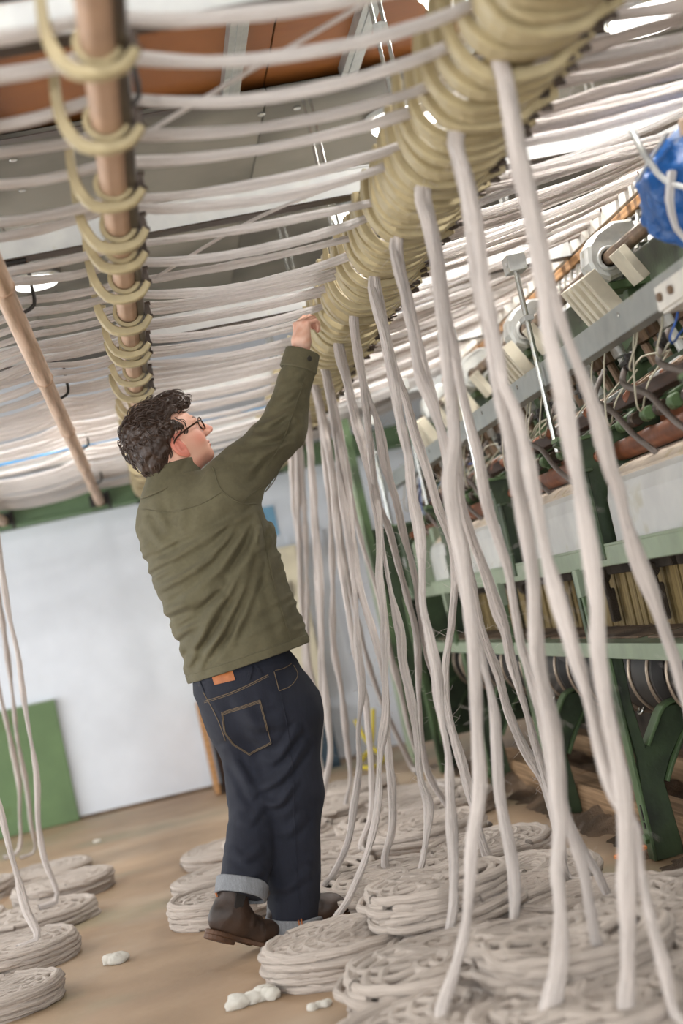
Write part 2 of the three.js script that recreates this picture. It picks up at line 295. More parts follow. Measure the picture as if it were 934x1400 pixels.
const DROPS = [
 [0, [V(0.839, 1.893, -2.82), V(0.835, 1.777, -2.834), V(0.838, 1.653, -2.85), V(0.836, 1.5, -2.869), V(0.831, 1.404, -2.881), V(0.834, 1.304, -2.893), V(0.83, 1.188, -2.907), V(0.829, 1.102, -2.917), V(0.827, 1.001, -2.93), V(0.82, 0.9, -2.942), V(0.804, 0.801, -2.954), V(0.798, 0.678, -2.969), V(0.799, 0.596, -2.978), V(0.797, 0.512, -2.988), V(0.78, 0.405, -3.001), V(0.76, 0.296, -3.014), V(0.739, 0.188, -3.027), V(0.723, 0.085, -3.04)]],
 [0, [V(0.846, 1.892, -2.82), V(0.859, 1.748, -2.892), V(0.878, 1.603, -2.962), V(0.899, 1.478, -3.019), V(0.912, 1.42, -3.045), V(0.932, 1.352, -3.076), V(0.956, 1.26, -3.116), V(0.971, 1.161, -3.158), V(0.988, 1.093, -3.186), V(0.996, 1.028, -3.212), V(1.012, 0.952, -3.243), V(1.033, 0.875, -3.273), V(1.053, 0.791, -3.306), V(1.069, 0.722, -3.332), V(1.086, 0.603, -3.377), V(1.102, 0.413, -3.446), V(1.121, 0.233, -3.51), V(1.14, 0.085, -3.561)]],
 [1, [V(0.808, 1.896, -3.18), V(0.809, 1.784, -3.179), V(0.793, 1.581, -3.178), V(0.795, 1.501, -3.177), V(0.792, 1.439, -3.177), V(0.788, 1.387, -3.177), V(0.783, 1.315, -3.176), V(0.78, 1.238, -3.176), V(0.773, 1.162, -3.175), V(0.77, 1.084, -3.175), V(0.765, 1.002, -3.174), V(0.755, 0.921, -3.174), V(0.73, 0.801, -3.173), V(0.728, 0.755, -3.173), V(0.731, 0.694, -3.172), V(0.724, 0.599, -3.172), V(0.71, 0.515, -3.171), V(0.703, 0.457, -3.171), V(0.677, 0.376, -3.17), V(0.664, 0.293, -3.169), V(0.635, 0.185, -3.169), V(0.589, 0.085, -3.168)]],
 [1, [V(0.817, 1.894, -3.18), V(0.816, 1.804, -3.17), V(0.808, 1.67, -3.155), V(0.792, 1.541, -3.141), V(0.789, 1.419, -3.127), V(0.783, 1.353, -3.12), V(0.792, 1.304, -3.114), V(0.793, 1.226, -3.105), V(0.786, 1.117, -3.092), V(0.78, 1.031, -3.082), V(0.778, 0.94, -3.071), V(0.782, 0.87, -3.063), V(0.783, 0.796, -3.054), V(0.785, 0.753, -3.048), V(0.787, 0.678, -3.039), V(0.784, 0.612, -3.031), V(0.786, 0.556, -3.024), V(0.795, 0.497, -3.017), V(0.809, 0.451, -3.011), V(0.797, 0.345, -2.997), V(0.795, 0.259, -2.986), V(0.796, 0.185, -2.976), V(0.796, 0.085, -2.963)]],
 [1, [V(0.812, 1.895, -3.18), V(0.817, 1.798, -3.19), V(0.811, 1.632, -3.206), V(0.81, 1.522, -3.217), V(0.808, 1.434, -3.226), V(0.8, 1.352, -3.234), V(0.801, 1.258, -3.243), V(0.798, 1.172, -3.251), V(0.799, 1.085, -3.26), V(0.794, 1.001, -3.268), V(0.786, 0.917, -3.276), V(0.766, 0.791, -3.289), V(0.764, 0.744, -3.293), V(0.768, 0.679, -3.3), V(0.765, 0.58, -3.309), V(0.756, 0.489, -3.318), V(0.758, 0.413, -3.325), V(0.767, 0.331, -3.333), V(0.765, 0.238, -3.342), V(0.765, 0.146, -3.351), V(0.784, 0.085, -3.357)]],
 [2, [V(0.807, 1.899, -3.58), V(0.805, 1.81, -3.571), V(0.794, 1.681, -3.558), V(0.776, 1.546, -3.544), V(0.757, 1.421, -3.531), V(0.737, 1.297, -3.518), V(0.706, 1.21, -3.508), V(0.695, 1.126, -3.499), V(0.691, 1.035, -3.489), V(0.681, 0.946, -3.479), V(0.665, 0.829, -3.466), V(0.651, 0.754, -3.458), V(0.631, 0.663, -3.448), V(0.614, 0.573, -3.437), V(0.598, 0.515, -3.43), V(0.561, 0.431, -3.42), V(0.533, 0.346, -3.41), V(0.503, 0.262, -3.399), V(0.46, 0.183, -3.388), V(0.404, 0.085, -3.375)]],
 [2, [V(0.816, 1.897, -3.58), V(0.822, 1.815, -3.603), V(0.822, 1.694, -3.637), V(0.82, 1.563, -3.673), V(0.824, 1.459, -3.701), V(0.829, 1.375, -3.723), V(0.839, 1.278, -3.749), V(0.839, 1.151, -3.782), V(0.854, 1.063, -3.805), V(0.864, 0.982, -3.826), V(0.864, 0.882, -3.851), V(0.865, 0.783, -3.876), V(0.873, 0.742, -3.886), V(0.883, 0.674, -3.903), V(0.891, 0.586, -3.925), V(0.894, 0.47, -3.953), V(0.905, 0.332, -3.986), V(0.928, 0.261, -4.004), V(0.96, 0.176, -4.025), V(0.99, 0.085, -4.047)]],
 [2, [V(0.81, 1.898, -3.58), V(0.823, 1.824, -3.638), V(0.834, 1.712, -3.721), V(0.841, 1.594, -3.805), V(0.843, 1.45, -3.903), V(0.84, 1.327, -3.984), V(0.838, 1.196, -4.066), V(0.859, 1.083, -4.135), V(0.88, 1.008, -4.179), V(0.899, 0.918, -4.231), V(0.921, 0.828, -4.282), V(0.931, 0.73, -4.336), V(0.953, 0.61, -4.401), V(0.972, 0.487, -4.465), V(0.995, 0.352, -4.535), V(1.01, 0.261, -4.58), V(1.01, 0.06, -4.58)]],
 [3, [V(0.816, 1.899, -4.08), V(0.809, 1.773, -4.064), V(0.804, 1.641, -4.047), V(0.798, 1.53, -4.032), V(0.811, 1.44, -4.02), V(0.816, 1.343, -4.007), V(0.809, 1.238, -3.993), V(0.79, 1.134, -3.978), V(0.776, 0.995, -3.959), V(0.769, 0.878, -3.943), V(0.772, 0.749, -3.925), V(0.769, 0.656, -3.911), V(0.751, 0.56, -3.897), V(0.73, 0.452, -3.881), V(0.723, 0.356, -3.867), V(0.716, 0.268, -3.854), V(0.703, 0.203, -3.844), V(0.675, 0.122, -3.831), V(0.641, 0.08, -3.823), V(0.577, 0.085, -3.814)]],
 [3, [V(0.826, 1.897, -4.08), V(0.839, 1.78, -4.165), V(0.855, 1.669, -4.243), V(0.872, 1.563, -4.314), V(0.89, 1.454, -4.386), V(0.904, 1.331, -4.463), V(0.916, 1.184, -4.553), V(0.932, 1.008, -4.656), V(0.948, 0.849, -4.746), V(0.965, 0.769, -4.79), V(0.989, 0.673, -4.843), V(1.01, 0.539, -4.914), V(1.045, 0.419, -4.977), V(1.09, 0.313, -5.033), V(1.112, 0.219, -5.08), V(1.112, 0.06, -5.08)]],
 [4, [V(0.819, 1.899, -4.55), V(0.817, 1.812, -4.53), V(0.816, 1.73, -4.511), V(0.807, 1.605, -4.482), V(0.795, 1.485, -4.453), V(0.789, 1.364, -4.424), V(0.771, 1.249, -4.396), V(0.765, 1.155, -4.372), V(0.747, 1.058, -4.348), V(0.719, 0.948, -4.319), V(0.712, 0.836, -4.29), V(0.708, 0.771, -4.272), V(0.686, 0.637, -4.236), V(0.678, 0.538, -4.209), V(0.648, 0.411, -4.173), V(0.621, 0.288, -4.138), V(0.587, 0.168, -4.102), V(0.549, 0.085, -4.075)]],
 [4, [V(0.83, 1.896, -4.55), V(0.832, 1.816, -4.566), V(0.837, 1.74, -4.581), V(0.842, 1.63, -4.602), V(0.854, 1.562, -4.615), V(0.863, 1.448, -4.637), V(0.88, 1.316, -4.662), V(0.891, 1.207, -4.683), V(0.907, 1.114, -4.701), V(0.909, 1.041, -4.715), V(0.866, 0.867, -4.748), V(0.821, 0.74, -4.773), V(0.803, 0.638, -4.792), V(0.805, 0.527, -4.813), V(0.815, 0.422, -4.832), V(0.82, 0.316, -4.851), V(0.827, 0.194, -4.873), V(0.839, 0.085, -4.892)]],
 [5, [V(0.824, 1.903, -5.04), V(0.822, 1.841, -5.077), V(0.83, 1.693, -5.163), V(0.858, 1.559, -5.238), V(0.864, 1.426, -5.311), V(0.884, 1.296, -5.38), V(0.895, 1.176, -5.443), V(0.912, 1.031, -5.517), V(0.913, 0.889, -5.588), V(0.922, 0.749, -5.656), V(0.938, 0.63, -5.713), V(0.952, 0.516, -5.767), V(0.972, 0.398, -5.822), V(1., 0.232, -5.897), V(1.022, 0.085, -5.963)]],
 [5, [V(0.834, 1.901, -5.04), V(0.828, 1.795, -5.102), V(0.824, 1.591, -5.218), V(0.818, 1.435, -5.304), V(0.82, 1.309, -5.37), V(0.843, 1.215, -5.42), V(0.861, 1.07, -5.494), V(0.874, 0.963, -5.547), V(0.888, 0.817, -5.619), V(0.861, 0.579, -5.734), V(0.852, 0.321, -5.854), V(0.896, 0.19, -5.914), V(0.95, 0.085, -5.964)]],
 [6, [V(0.827, 1.902, -5.55), V(0.822, 1.77, -5.501), V(0.815, 1.607, -5.44), V(0.815, 1.493, -5.396), V(0.806, 1.329, -5.332), V(0.784, 1.189, -5.275), V(0.746, 1.055, -5.218), V(0.724, 0.924, -5.162), V(0.67, 0.724, -5.073), V(0.637, 0.611, -5.021), V(0.582, 0.49, -4.96), V(0.539, 0.362, -4.897), V(0.486, 0.264, -4.843), V(0.431, 0.19, -4.799), V(0.373, 0.126, -4.756), V(0.322, 0.085, -4.723)]],
 [6, [V(0.838, 1.899, -5.55), V(0.833, 1.769, -5.509), V(0.825, 1.607, -5.457), V(0.826, 1.494, -5.42), V(0.819, 1.33, -5.366), V(0.798, 1.189, -5.318), V(0.783, 1.07, -5.277), V(0.775, 0.959, -5.238), V(0.769, 0.845, -5.197), V(0.752, 0.762, -5.166), V(0.745, 0.639, -5.121), V(0.728, 0.512, -5.073), V(0.704, 0.39, -5.025), V(0.707, 0.312, -4.994), V(0.666, 0.207, -4.95), V(0.622, 0.127, -4.913), V(0.594, 0.104, -4.899), V(0.529, 0.085, -4.874)]],
 [7, [V(0.844, 1.9, -6.1), V(0.825, 1.73, -6.031), V(0.812, 1.563, -5.962), V(0.792, 1.385, -5.886), V(0.757, 1.18, -5.796), V(0.739, 1.048, -5.736), V(0.741, 0.879, -5.657), V(0.739, 0.772, -5.606), V(0.716, 0.62, -5.532), V(0.677, 0.467, -5.453), V(0.648, 0.328, -5.38), V(0.613, 0.215, -5.317), V(0.561, 0.132, -5.265), V(0.559, 0.085, -5.238)]],
 [7, [V(0.838, 1.901, -6.1), V(0.815, 1.692, -6.015), V(0.781, 1.47, -5.922), V(0.752, 1.241, -5.822), V(0.723, 1.049, -5.734), V(0.667, 0.805, -5.618), V(0.642, 0.673, -5.554), V(0.594, 0.554, -5.49), V(0.562, 0.434, -5.427), V(0.503, 0.305, -5.354), V(0.457, 0.212, -5.299), V(0.379, 0.129, -5.237), V(0.315, 0.085, -5.196)]],
 [7, [V(0.85, 1.899, -6.1), V(0.864, 1.7, -6.252), V(0.877, 1.53, -6.378), V(0.884, 1.354, -6.502), V(0.909, 1.168, -6.63), V(0.947, 0.972, -6.759), V(0.961, 0.728, -6.914), V(0.983, 0.548, -7.024), V(0.999, 0.357, -7.138), V(1.031, 0.207, -7.225), V(1.086, 0.085, -7.299)]],
 [8, [V(0.842, 1.9, -6.53), V(0.836, 1.739, -6.485), V(0.82, 1.564, -6.434), V(0.792, 1.372, -6.378), V(0.761, 1.155, -6.312), V(0.733, 0.886, -6.229), V(0.722, 0.779, -6.195), V(0.72, 0.636, -6.15), V(0.69, 0.449, -6.088), V(0.661, 0.31, -6.041), V(0.622, 0.179, -5.995), V(0.556, 0.085, -5.956)]],
 [8, [V(0.836, 1.901, -6.53), V(0.839, 1.724, -6.609), V(0.829, 1.543, -6.689), V(0.808, 1.328, -6.782), V(0.773, 1.079, -6.888), V(0.731, 0.822, -6.996), V(0.729, 0.604, -7.083), V(0.712, 0.374, -7.173), V(0.697, 0.195, -7.243), V(0.653, 0.085, -7.288)]],
 [8, [V(0.848, 1.898, -6.53), V(0.87, 1.759, -6.676), V(0.882, 1.552, -6.881), V(0.883, 1.335, -7.084), V(0.899, 1.067, -7.319), V(0.941, 0.705, -7.616), V(0.988, 0.47, -7.799), V(1.051, 0.26, -7.958), V(1.109, 0.085, -8.088)]],
 [9, [V(0.838, 1.872, -7.), V(0.807, 1.606, -6.982), V(0.772, 1.366, -6.965), V(0.734, 1.13, -6.949), V(0.665, 0.785, -6.924), V(0.627, 0.522, -6.905), V(0.603, 0.362, -6.894), V(0.535, 0.21, -6.882), V(0.47, 0.085, -6.871)]],
 [9, [V(0.847, 1.87, -7.), V(0.801, 1.555, -7.069), V(0.755, 1.229, -7.14), V(0.706, 0.9, -7.211), V(0.659, 0.634, -7.268), V(0.616, 0.436, -7.31), V(0.569, 0.237, -7.353), V(0.538, 0.085, -7.384)]],
 [10, [V(0.843, 1.852, -7.5), V(0.824, 1.61, -7.652), V(0.793, 1.334, -7.82), V(0.752, 1.048, -7.988), V(0.708, 0.763, -8.149), V(0.714, 0.501, -8.29), V(0.669, 0.305, -8.397), V(0.619, 0.085, -8.515)]],
 [10, [V(0.832, 1.854, -7.5), V(0.781, 1.48, -7.742), V(0.733, 1.127, -7.958), V(0.7, 0.777, -8.162), V(0.675, 0.441, -8.349), V(0.635, 0.163, -8.5), V(0.635, 0.06, -8.5)]],
 [11, [V(0.839, 1.828, -8.), V(0.814, 1.551, -8.212), V(0.806, 1.323, -8.378), V(0.783, 1.056, -8.566), V(0.744, 0.737, -8.782), V(0.719, 0.399, -9.), V(0.719, 0.06, -9.)]],
];
const LEFT_DROPS = [
 [V(-0.568, 1.658, -6.4), V(-0.567, 1.466, -6.412), V(-0.58, 1.241, -6.425), V(-0.578, 1.085, -6.435), V(-0.594, 0.873, -6.448), V(-0.599, 0.766, -6.454), V(-0.607, 0.588, -6.465), V(-0.64, 0.405, -6.477), V(-0.647, 0.262, -6.485), V(-0.632, 0.085, -6.496)],
 [V(-0.656, 1.524, -6.9), V(-0.679, 1.303, -7.166), V(-0.739, 0.945, -7.559), V(-0.788, 0.688, -7.821), V(-0.813, 0.457, -8.041), V(-0.849, 0.252, -8.23), V(-0.881, 0.085, -8.378)],
 [V(-0.768, 1.23, -7.3), V(-0.808, 0.929, -7.665), V(-0.836, 0.661, -7.964), V(-0.862, 0.456, -8.179), V(-0.904, 0.306, -8.334), V(-0.982, 0.085, -8.557)],
 [V(-0.768, 0.95, -5.8), V(-0.711, 0.699, -5.761), V(-0.688, 0.543, -5.737), V(-0.682, 0.439, -5.721), V(-0.672, 0.304, -5.7), V(-0.663, 0.19, -5.682), V(-0.642, 0.085, -5.665)],
];

// ---------------------------------------------------------------- the room
const XL = -3.6, XR = 5.2, ZB = -10.35, ZF = 3.0, H = 3.25;
structure('floor', box(XR - XL + 0.4, 0.2, ZF - ZB + 0.4, (XL + XR) / 2, -0.1, (ZF + ZB) / 2, 0.002), M.floor);
structure('ceiling', box(XR - XL + 0.4, 0.15, ZF - ZB + 0.4, (XL + XR) / 2, H + 0.075, (ZF + ZB) / 2, 0.002), M.ceiling);
structure('wall_back', box(XR - XL + 0.4, H, 0.2, (XL + XR) / 2, H / 2, ZB - 0.1, 0.002), M.wall);
structure('wall_right', box(0.2, H, ZF - ZB, XR + 0.1, H / 2, (ZF + ZB) / 2, 0.002), M.wallWarm);
// walls with window openings
function pierced(name, length, holes, x, y, z, turn) {   // along local x, wall 0.2 thick
  const s = new THREE.Shape([[-length / 2, 0], [length / 2, 0], [length / 2, H], [-length / 2, H]].map((p) => new THREE.Vector2(...p)));
  for (const [c, cy, w, h] of holes) s.holes.push(new THREE.Path([[c - w / 2, cy - h / 2], [c - w / 2, cy + h / 2], [c + w / 2, cy + h / 2], [c + w / 2, cy - h / 2]].map((p) => new THREE.Vector2(...p))));
  const g = boxUV(new THREE.ExtrudeGeometry(s, { depth: 0.2, bevelEnabled: false }));
  const w = structure(name, g, M.wallWarm); w.position.set(x, y, z); w.rotation.y = turn; return w;
}
pierced('wall_left', ZF - ZB, WINDOWS.filter((w) => w[5] === Math.PI / 2).map((w) => [-(w[2] - (ZF + ZB) / 2), w[1], w[3], w[4]]), XL - 0.2, 0, (ZF + ZB) / 2, Math.PI / 2);
pierced('wall_front', XR - XL, WINDOWS.filter((w) => w[5] === Math.PI).map((w) => [w[0] - (XL + XR) / 2, w[1], w[3], w[4]]), (XL + XR) / 2, 0, ZF, 0);
WINDOWS.forEach(([x, y, z, w, h, turn], i) => {
  const g = new THREE.Group(); g.name = 'window_' + (i + 1); g.userData.kind = 'structure'; g.position.set(x, y, z); g.rotation.y = turn; scene.add(g);
  part('pane', box(w - 0.06, h - 0.06, 0.012, 0, 0, -0.02, 0.002), M.windowPane, g);
  part('window_frame', [box(w, 0.05, 0.08, 0, h / 2 - 0.025, 0), box(w, 0.05, 0.08, 0, -h / 2 + 0.025, 0), box(0.05, h, 0.08, -w / 2 + 0.025, 0, 0), box(0.05, h, 0.08, w / 2 - 0.025, 0, 0)], M.whitePaint, g);
});
// ceiling: grey sheets below the slab, with a strip left open where plywood and zinc joists show
const sheetRow = (z0, z1, y) => { for (let x = XL; x < XR - 0.1; x += 1.1) structure('ceiling_panel', box(1.096, 0.03, Math.abs(z1 - z0) - 0.012, x + 0.55, y, (z0 + z1) / 2, 0.004), M.ceiling, scene.getObjectByName('ceiling')); };
sheetRow(ZB, -8.0, 2.915); sheetRow(-8.0, -5.7, 2.915); sheetRow(-4.45, -2.2, 2.915); sheetRow(-2.2, 0.4, 2.915); sheetRow(0.4, ZF, 2.915);
const ceilingRoot = scene.getObjectByName('ceiling');
for (let x = XL; x < XR - 0.1; x += 1.1) part('plywood_panel', box(1.094, 0.018, 1.36, x + 0.55, 2.955, -5.07, 0.002), M.plywood, ceilingRoot);
for (let x = -2.49; x < 4.6; x += 0.45) part('joist', [box(0.004, 0.045, 1.22, x - 0.03, 2.922, -5.07, 0.001), box(0.064, 0.004, 1.22, x, 2.9, -5.07, 0.001), box(0.004, 0.045, 1.22, x + 0.03, 2.922, -5.07, 0.001), box(0.018, 0.006, 1.22, x, 2.896, -5.07, 0.001)], M.zinc, ceilingRoot);
for (const z of [-4.46, -5.69]) part('ceiling_angle', [box(8.8, 0.004, 0.05, 0.8, 2.897, z, 0.001)], M.darkSteel, ceilingRoot);
for (const z of [-5.9, -6.3, -8.2, -3.9, -3.4]) for (let x = XL + 0.06; x < XR; x += 1.1) for (const s of [-0.04, 0.04]) part('bolt', rod(V(x - 0.55 + s * 12, 2.9, z), V(x - 0.55 + s * 12, 2.888, z), 0.016, 8), M.chrome, ceilingRoot);
// back wall furniture that belongs to the wall: the green beam that carries the poles, the low green panel, the floor line
const wallBack = scene.getObjectByName('wall_back');
const beam = structure('green_beam', box(5.2, 0.13, 0.16, 0.1, 1.995, ZB + 0.08, 0.006), M.beamGreen);
part('beam_flange', box(5.2, 0.018, 0.2, 0.1, 1.925, ZB + 0.1, 0.003), M.beamGreen, beam);
part('floor_trim', box(3.4, 0.022, 0.012, -1.4, 0.011, ZB + 0.006, 0.003), M.lint, wallBack);
const board = thing('green_board', 'flat green board leaning low on the pale back wall at the left', 'board');
part('board_sheet', box(1.6, 0.785, 0.03, -1.56, 0.395, ZB + 0.03, 0.004), M.boardGreen, board);
part('board_edge', box(1.6, 0.01, 0.034, -1.56, 0.79, ZB + 0.03, 0.002), M.paleGreen, board);

// cross rails above the ropes, hung on rods from the ceiling
const RAILZ = [-1.3, -2.8, -4.28, -5.8, -7.35, -8.95];
RAILZ.forEach((z, i) => {
  const r = thing('cross_rail', [
    'white steel cross rail behind the camera, carrying the poles', 'white steel cross rail nearest the camera, under the brown plywood strip', 'white steel cross rail second from the camera, dark lower lip, above the ropes',
    'white cross rail third from the camera, level with the raised hand', 'white cross rail fourth from the camera, above the head of the man', 'white cross rail farthest away, close to the green beam'][i], 'rail');
  part('web', [box(5.6, 0.075, 0.005, 0.05, 2.134, z + 0.02, 0.001), box(5.6, 0.005, 0.05, 0.05, 2.17, z, 0.001)], M.rail, r);
  part('lower_lip', box(5.6, 0.005, 0.055, 0.05, 2.096, z + 0.002, 0.001), M.darkSteel, r);
  for (const x of [-1.9, 0.955, 2.05]) {
    part('hanger_rod', [rod(V(x - 0.012, 2.16, z), V(x - 0.012, 2.9, z), 0.006, 8), rod(V(x + 0.016, 2.16, z), V(x + 0.016, 2.9, z), 0.006, 8)], M.chrome, r);
    part('nut', rod(V(x + 0.002, 2.53, z), V(x + 0.002, 2.57, z), 0.024, 6), M.castGrey, r);
  }
  for (const x of [-0.83, -0.21, 0.1]) {
    part('pole_bracket', [tube([V(x + 0.045, 2.09, z + 0.01), V(x + 0.06, 2.088, z + 0.012), V(x + 0.064, 2.02, z + 0.012), V(x + 0.06, 1.965, z + 0.012), V(x + 0.03, 1.95, z + 0.012)], 0.0055, { sides: 6, step: 0.012 }), box(0.07, 0.01, 0.03, x + 0.03, 2.088, z + 0.01, 0.002), rod(V(x + 0.045, 2.082, z + 0.01), V(x + 0.045, 2.066, z + 0.01), 0.009, 6)], M.blackSteel, r);
  }
});

// ceiling lamps: flat round fittings, some seen glowing through the ropes
const lampSpots = [[-0.24, -7.1, 'small round ceiling lamp seen left of the hook pole, nearer of two'], [-0.24, -7.75, 'small round ceiling lamp seen left of the hook pole, farther of two'], [2.2, -6.8, 'round ceiling lamp glowing through ropes right of the yellow rack, middle one'], [2.22, -7.5, 'round ceiling lamp glowing through ropes right of the yellow rack, lowest in view'], [2.22, -5.5, 'round ceiling lamp at the top right corner above the ropes'],
  [-2.6, -7.1], [-2.6, -4.3], [-2.6, -1.6], [-0.24, -1.6], [2.2, -1.6], [4.2, -6.8], [4.2, -4.2], [1.4, -3.5, 'added unseen ceiling lamp lighting the ropes right of the rack, nearest of four'], [1.4, -4.9, 'added unseen ceiling lamp lighting the ropes right of the rack, second of four'], [1.4, -6.2, 'added unseen ceiling lamp lighting the ropes right of the rack, third of four'], [1.4, -7.6, 'added unseen ceiling lamp lighting the ropes right of the rack, farthest of four'], [-0.3, 1.2], [2.2, 1.2]];  // the row of four right of the rack is added to brighten the ropes
lampSpots.forEach(([x, z, label], i) => {
  const g = thing('ceiling_lamp', label ?? 'round ceiling lamp outside the picture, on the grey sheets', 'lamp', label ? undefined : 'ceiling lamps out of view', V(x, 2.9, z));
  const big = x > 0 ? 0.14 : 0.1;
  part('housing', rod(V(0, 0, 0), V(0, -0.035, 0), big + 0.02, 28), M.castGrey, g);
  part('lens', rod(V(0, -0.035, 0), V(0, -0.043, 0), big, 28), M.lens, g);
  const l = new THREE.SpotLight(new THREE.Color(1, 0.98, 0.95), x > 1 && x < 3 && z < -3 ? LAMP_POWER * 1.15 : LAMP_POWER, 0, 1.45, 0.6, 2);
  l.position.set(0, -0.06, 0); l.target.position.set(0, -2, 0); l.castShadow = true; l.shadow.radius = 4; l.name = 'lamp_light';
  g.add(l); g.add(l.target);
});

// poles along the room
function woodPole(x, label, joints) {
  const g = thing('wooden_pole', label, 'pole');
  const ends = [-1, ...joints, ZB + 0.16];
  for (let i = 0; i + 1 < ends.length; i++) {
    part('pole_section', rod(V(x, 1.965, ends[i] - 0.004), V(x, 1.965, ends[i + 1]), 0.027, 10, 0.031), M.poleWood, g);
    if (i) part('collar', [rod(V(x, 1.965, ends[i] + 0.026), V(x, 1.965, ends[i] - 0.01), 0.034, 8)], M.tubePaper, g);
  }
  part('end_bracket', [box(0.13, 0.11, 0.02, x, 1.965, ZB + 0.175, 0.004), box(0.02, 0.12, 0.05, x + 0.06, 1.965, ZB + 0.18, 0.004)], M.blackSteel, g);
  return g;
}
woodPole(-0.21, 'pale wooden pole with knotted joints running away above the floor, left of the hooks', [-2.6, -4.0, -5.4, -6.75, -8.15]);
woodPole(-0.83, 'pale wooden pole ending in a dark bracket at the left edge of the green beam', [-3.2, -4.7, -6.2, -7.7]);

// hooks: J-shaped yellow plastic arms clamped on a tube
const hookArm = (w, toothed) => join([...(toothed ? [box(0.05, 0.016, w * 0.5, 0.1, -0.034, 0, 0.003, 0, 0, 0.35), box(0.016, 0.034, w * 0.4, 0.125, -0.014, 0, 0.003)] : []),ribbon([[-0.072, 0.118], [-0.078, 0.07], [-0.076, 0.01], [-0.055, -0.036], [-0.02, -0.052], [0.03, -0.05], [0.058, -0.024]].map((p) => (toothed ? [p[0] * 1.62, p[1] * 1.14] : p)), (t) => 0.016 + 0.007 * Math.sin(t * 3.1), w, 0.003, 16),
  plate(ring(0, 0, 0.043, 20), w * 0.85, 0, 0, 0, 0.002, [ring(0, 0, 0.031, 16)])]);
const boltGeo = join([box(0.02, 0.03, 0.012, 0.054, -0.005, 0, 0.002), rod(V(0.045, 0.012, 0), V(0.068, 0.012, 0), 0.006, 8), rod(V(0.045, -0.024, 0), V(0.068, -0.024, 0), 0.006, 8)]);
function hookedPole(x, y, zs, name, label, w, z0, z1, bolts) {
  const g = thing(name, label, name.split('_').pop());
  part('tube', rod(V(x, y, z0), V(x, y, z1), 0.03, 20), M.tubePaper, g);
  part('steel_bar', rod(V(x + 0.036, y - 0.006, z0), V(x + 0.036, y - 0.006, z1), 0.013, 10), M.darkSteel, g, 'dark steel bar along the right side of the tube');
  const toothed = bolts === 2, arms = [hookArm(w, toothed), hookArm(w * 0.9, toothed), hookArm(w * 1.05, toothed)];
  zs.forEach((z, i) => {
    const h = part('hook', arms[i % 3], M.hook, g);
    h.position.set(x, y, z); const wild = bolts === 2 ? 1.9 : 1; h.rotation.set(rr(-0.04, 0.04), rr(-0.06, 0.06) * wild, rr(-0.06, 0.06) * wild); h.scale.setScalar(rr(0.95, 1.06)); h.scale.y *= 1 + (rnd() - 0.5) * 0.16 * wild; if (bolts === 2) h.scale.multiplyScalar(i % 2 ? 1.05 : 0.93);
    if (bolts) { const b = part('bolt', boltGeo, M.darkSteel, h, 'dark metal clamp bolt'); if (bolts === 2) b.position.set(0.05, -0.022, 0); }
  });
  part('end_bracket', box(0.16, 0.14, 0.03, x, y, ZB + 0.18, 0.004), M.blackSteel, g);
  return g;
}
seed(21);
const POLEY = 1.965;
hookedPole(0.1, POLEY, [-1.7, -2.08, -2.5, -2.88, -3.29, -3.62, -3.83, -4.16, -4.6, -5.0, -5.17, -5.6, -5.93, -6.35, -6.6, -7.0, -7.3, -7.65, -7.9, -8.3, -8.55, -8.9, -9.2, -9.45, -9.7, -9.95], 'hook_pole', 'beige tube pole with spaced yellow hooks, above the man on the left', 0.03, -1, ZB + 0.16, true);
const rackZ = [];
for (let z = -1.75; z > -9.9; z -= 0.052) rackZ.push(z + rr(-0.006, 0.006));
hookedPole(0.9, POLEY + 0.005, rackZ, 'hook_rack', 'long rack of closely packed yellow hooks running away above the hanging ropes', 0.036, -1.4, ZB + 0.16, 2);

// ---------------------------------------------------------------- ropes
seed(99);
function ropeGeo(points, r, sides = 10, step = 0.035, lumps = 1, fuzz = 0) {
  const o = rr(0, 90), o2 = rr(0, 90);
  const body = tube(points, (s, a) => r * (1 + lumps * 0.55 * noise(s * 5 + o, 0.3, o2) + lumps * 0.25 * noise(s * 12 + o2, 4.4, o) + 0.16 * noise(s * 16, Math.cos(a) * 0.8 + o, Math.sin(a) * 0.8) + 0.05 * Math.cos(2 * a - s * 9 + o2)), { sides, step, flat: 0.86 });
  if (!fuzz) return body;
  // loose fibres that stand off the strand
  const P = body.attributes.position, N = body.attributes.normal, list = [body];
  for (let i = 0; i < fuzz; i++) {
    const k = Math.floor(rnd() * (P.count - 2)), a = V(P.getX(k), P.getY(k), P.getZ(k)), n = V(N.getX(k), N.getY(k), N.getZ(k)), s = V(rr(-1, 1), rr(-1, 1), rr(-1, 1)).multiplyScalar(0.012);
    list.push(tube([a.clone().addScaledVector(n, -0.002), a.clone().addScaledVector(n, rr(0.002, 0.005)).add(s), a.clone().addScaledVector(n, rr(0.001, 0.006)).addScaledVector(s, 2)], 0.00045, { sides: 3, step: 0.012 }));
  }
  return join(list);
}
const sag = (a, b, d, n = 5) => Array.from({ length: n }, (_, i) => { const t = (i + 1) / (n + 1); return a.clone().lerp(b, t).add(V(0, -4 * d * t * (1 - t), rr(-0.004, 0.004))); });
const BOARDX = 1.84, BOARDY = 2.15;
// from the machine's white board to the rack
function fromMachine(z, rackAt) {
  const dz = rr(-0.05, 0.05);
  const a = z > -4.1 ? V(3.2, 2.2, z + dz * 2) : V(BOARDX + 0.5, BOARDY + 0.06, z + dz), m = z > -4.1 ? V(2.1, 2.1, z + dz) : V(BOARDX, BOARDY, z + dz * 0.8);
  return [a, m, ...sag(m, rackAt, rr(0.01, 0.03), 3)];
}
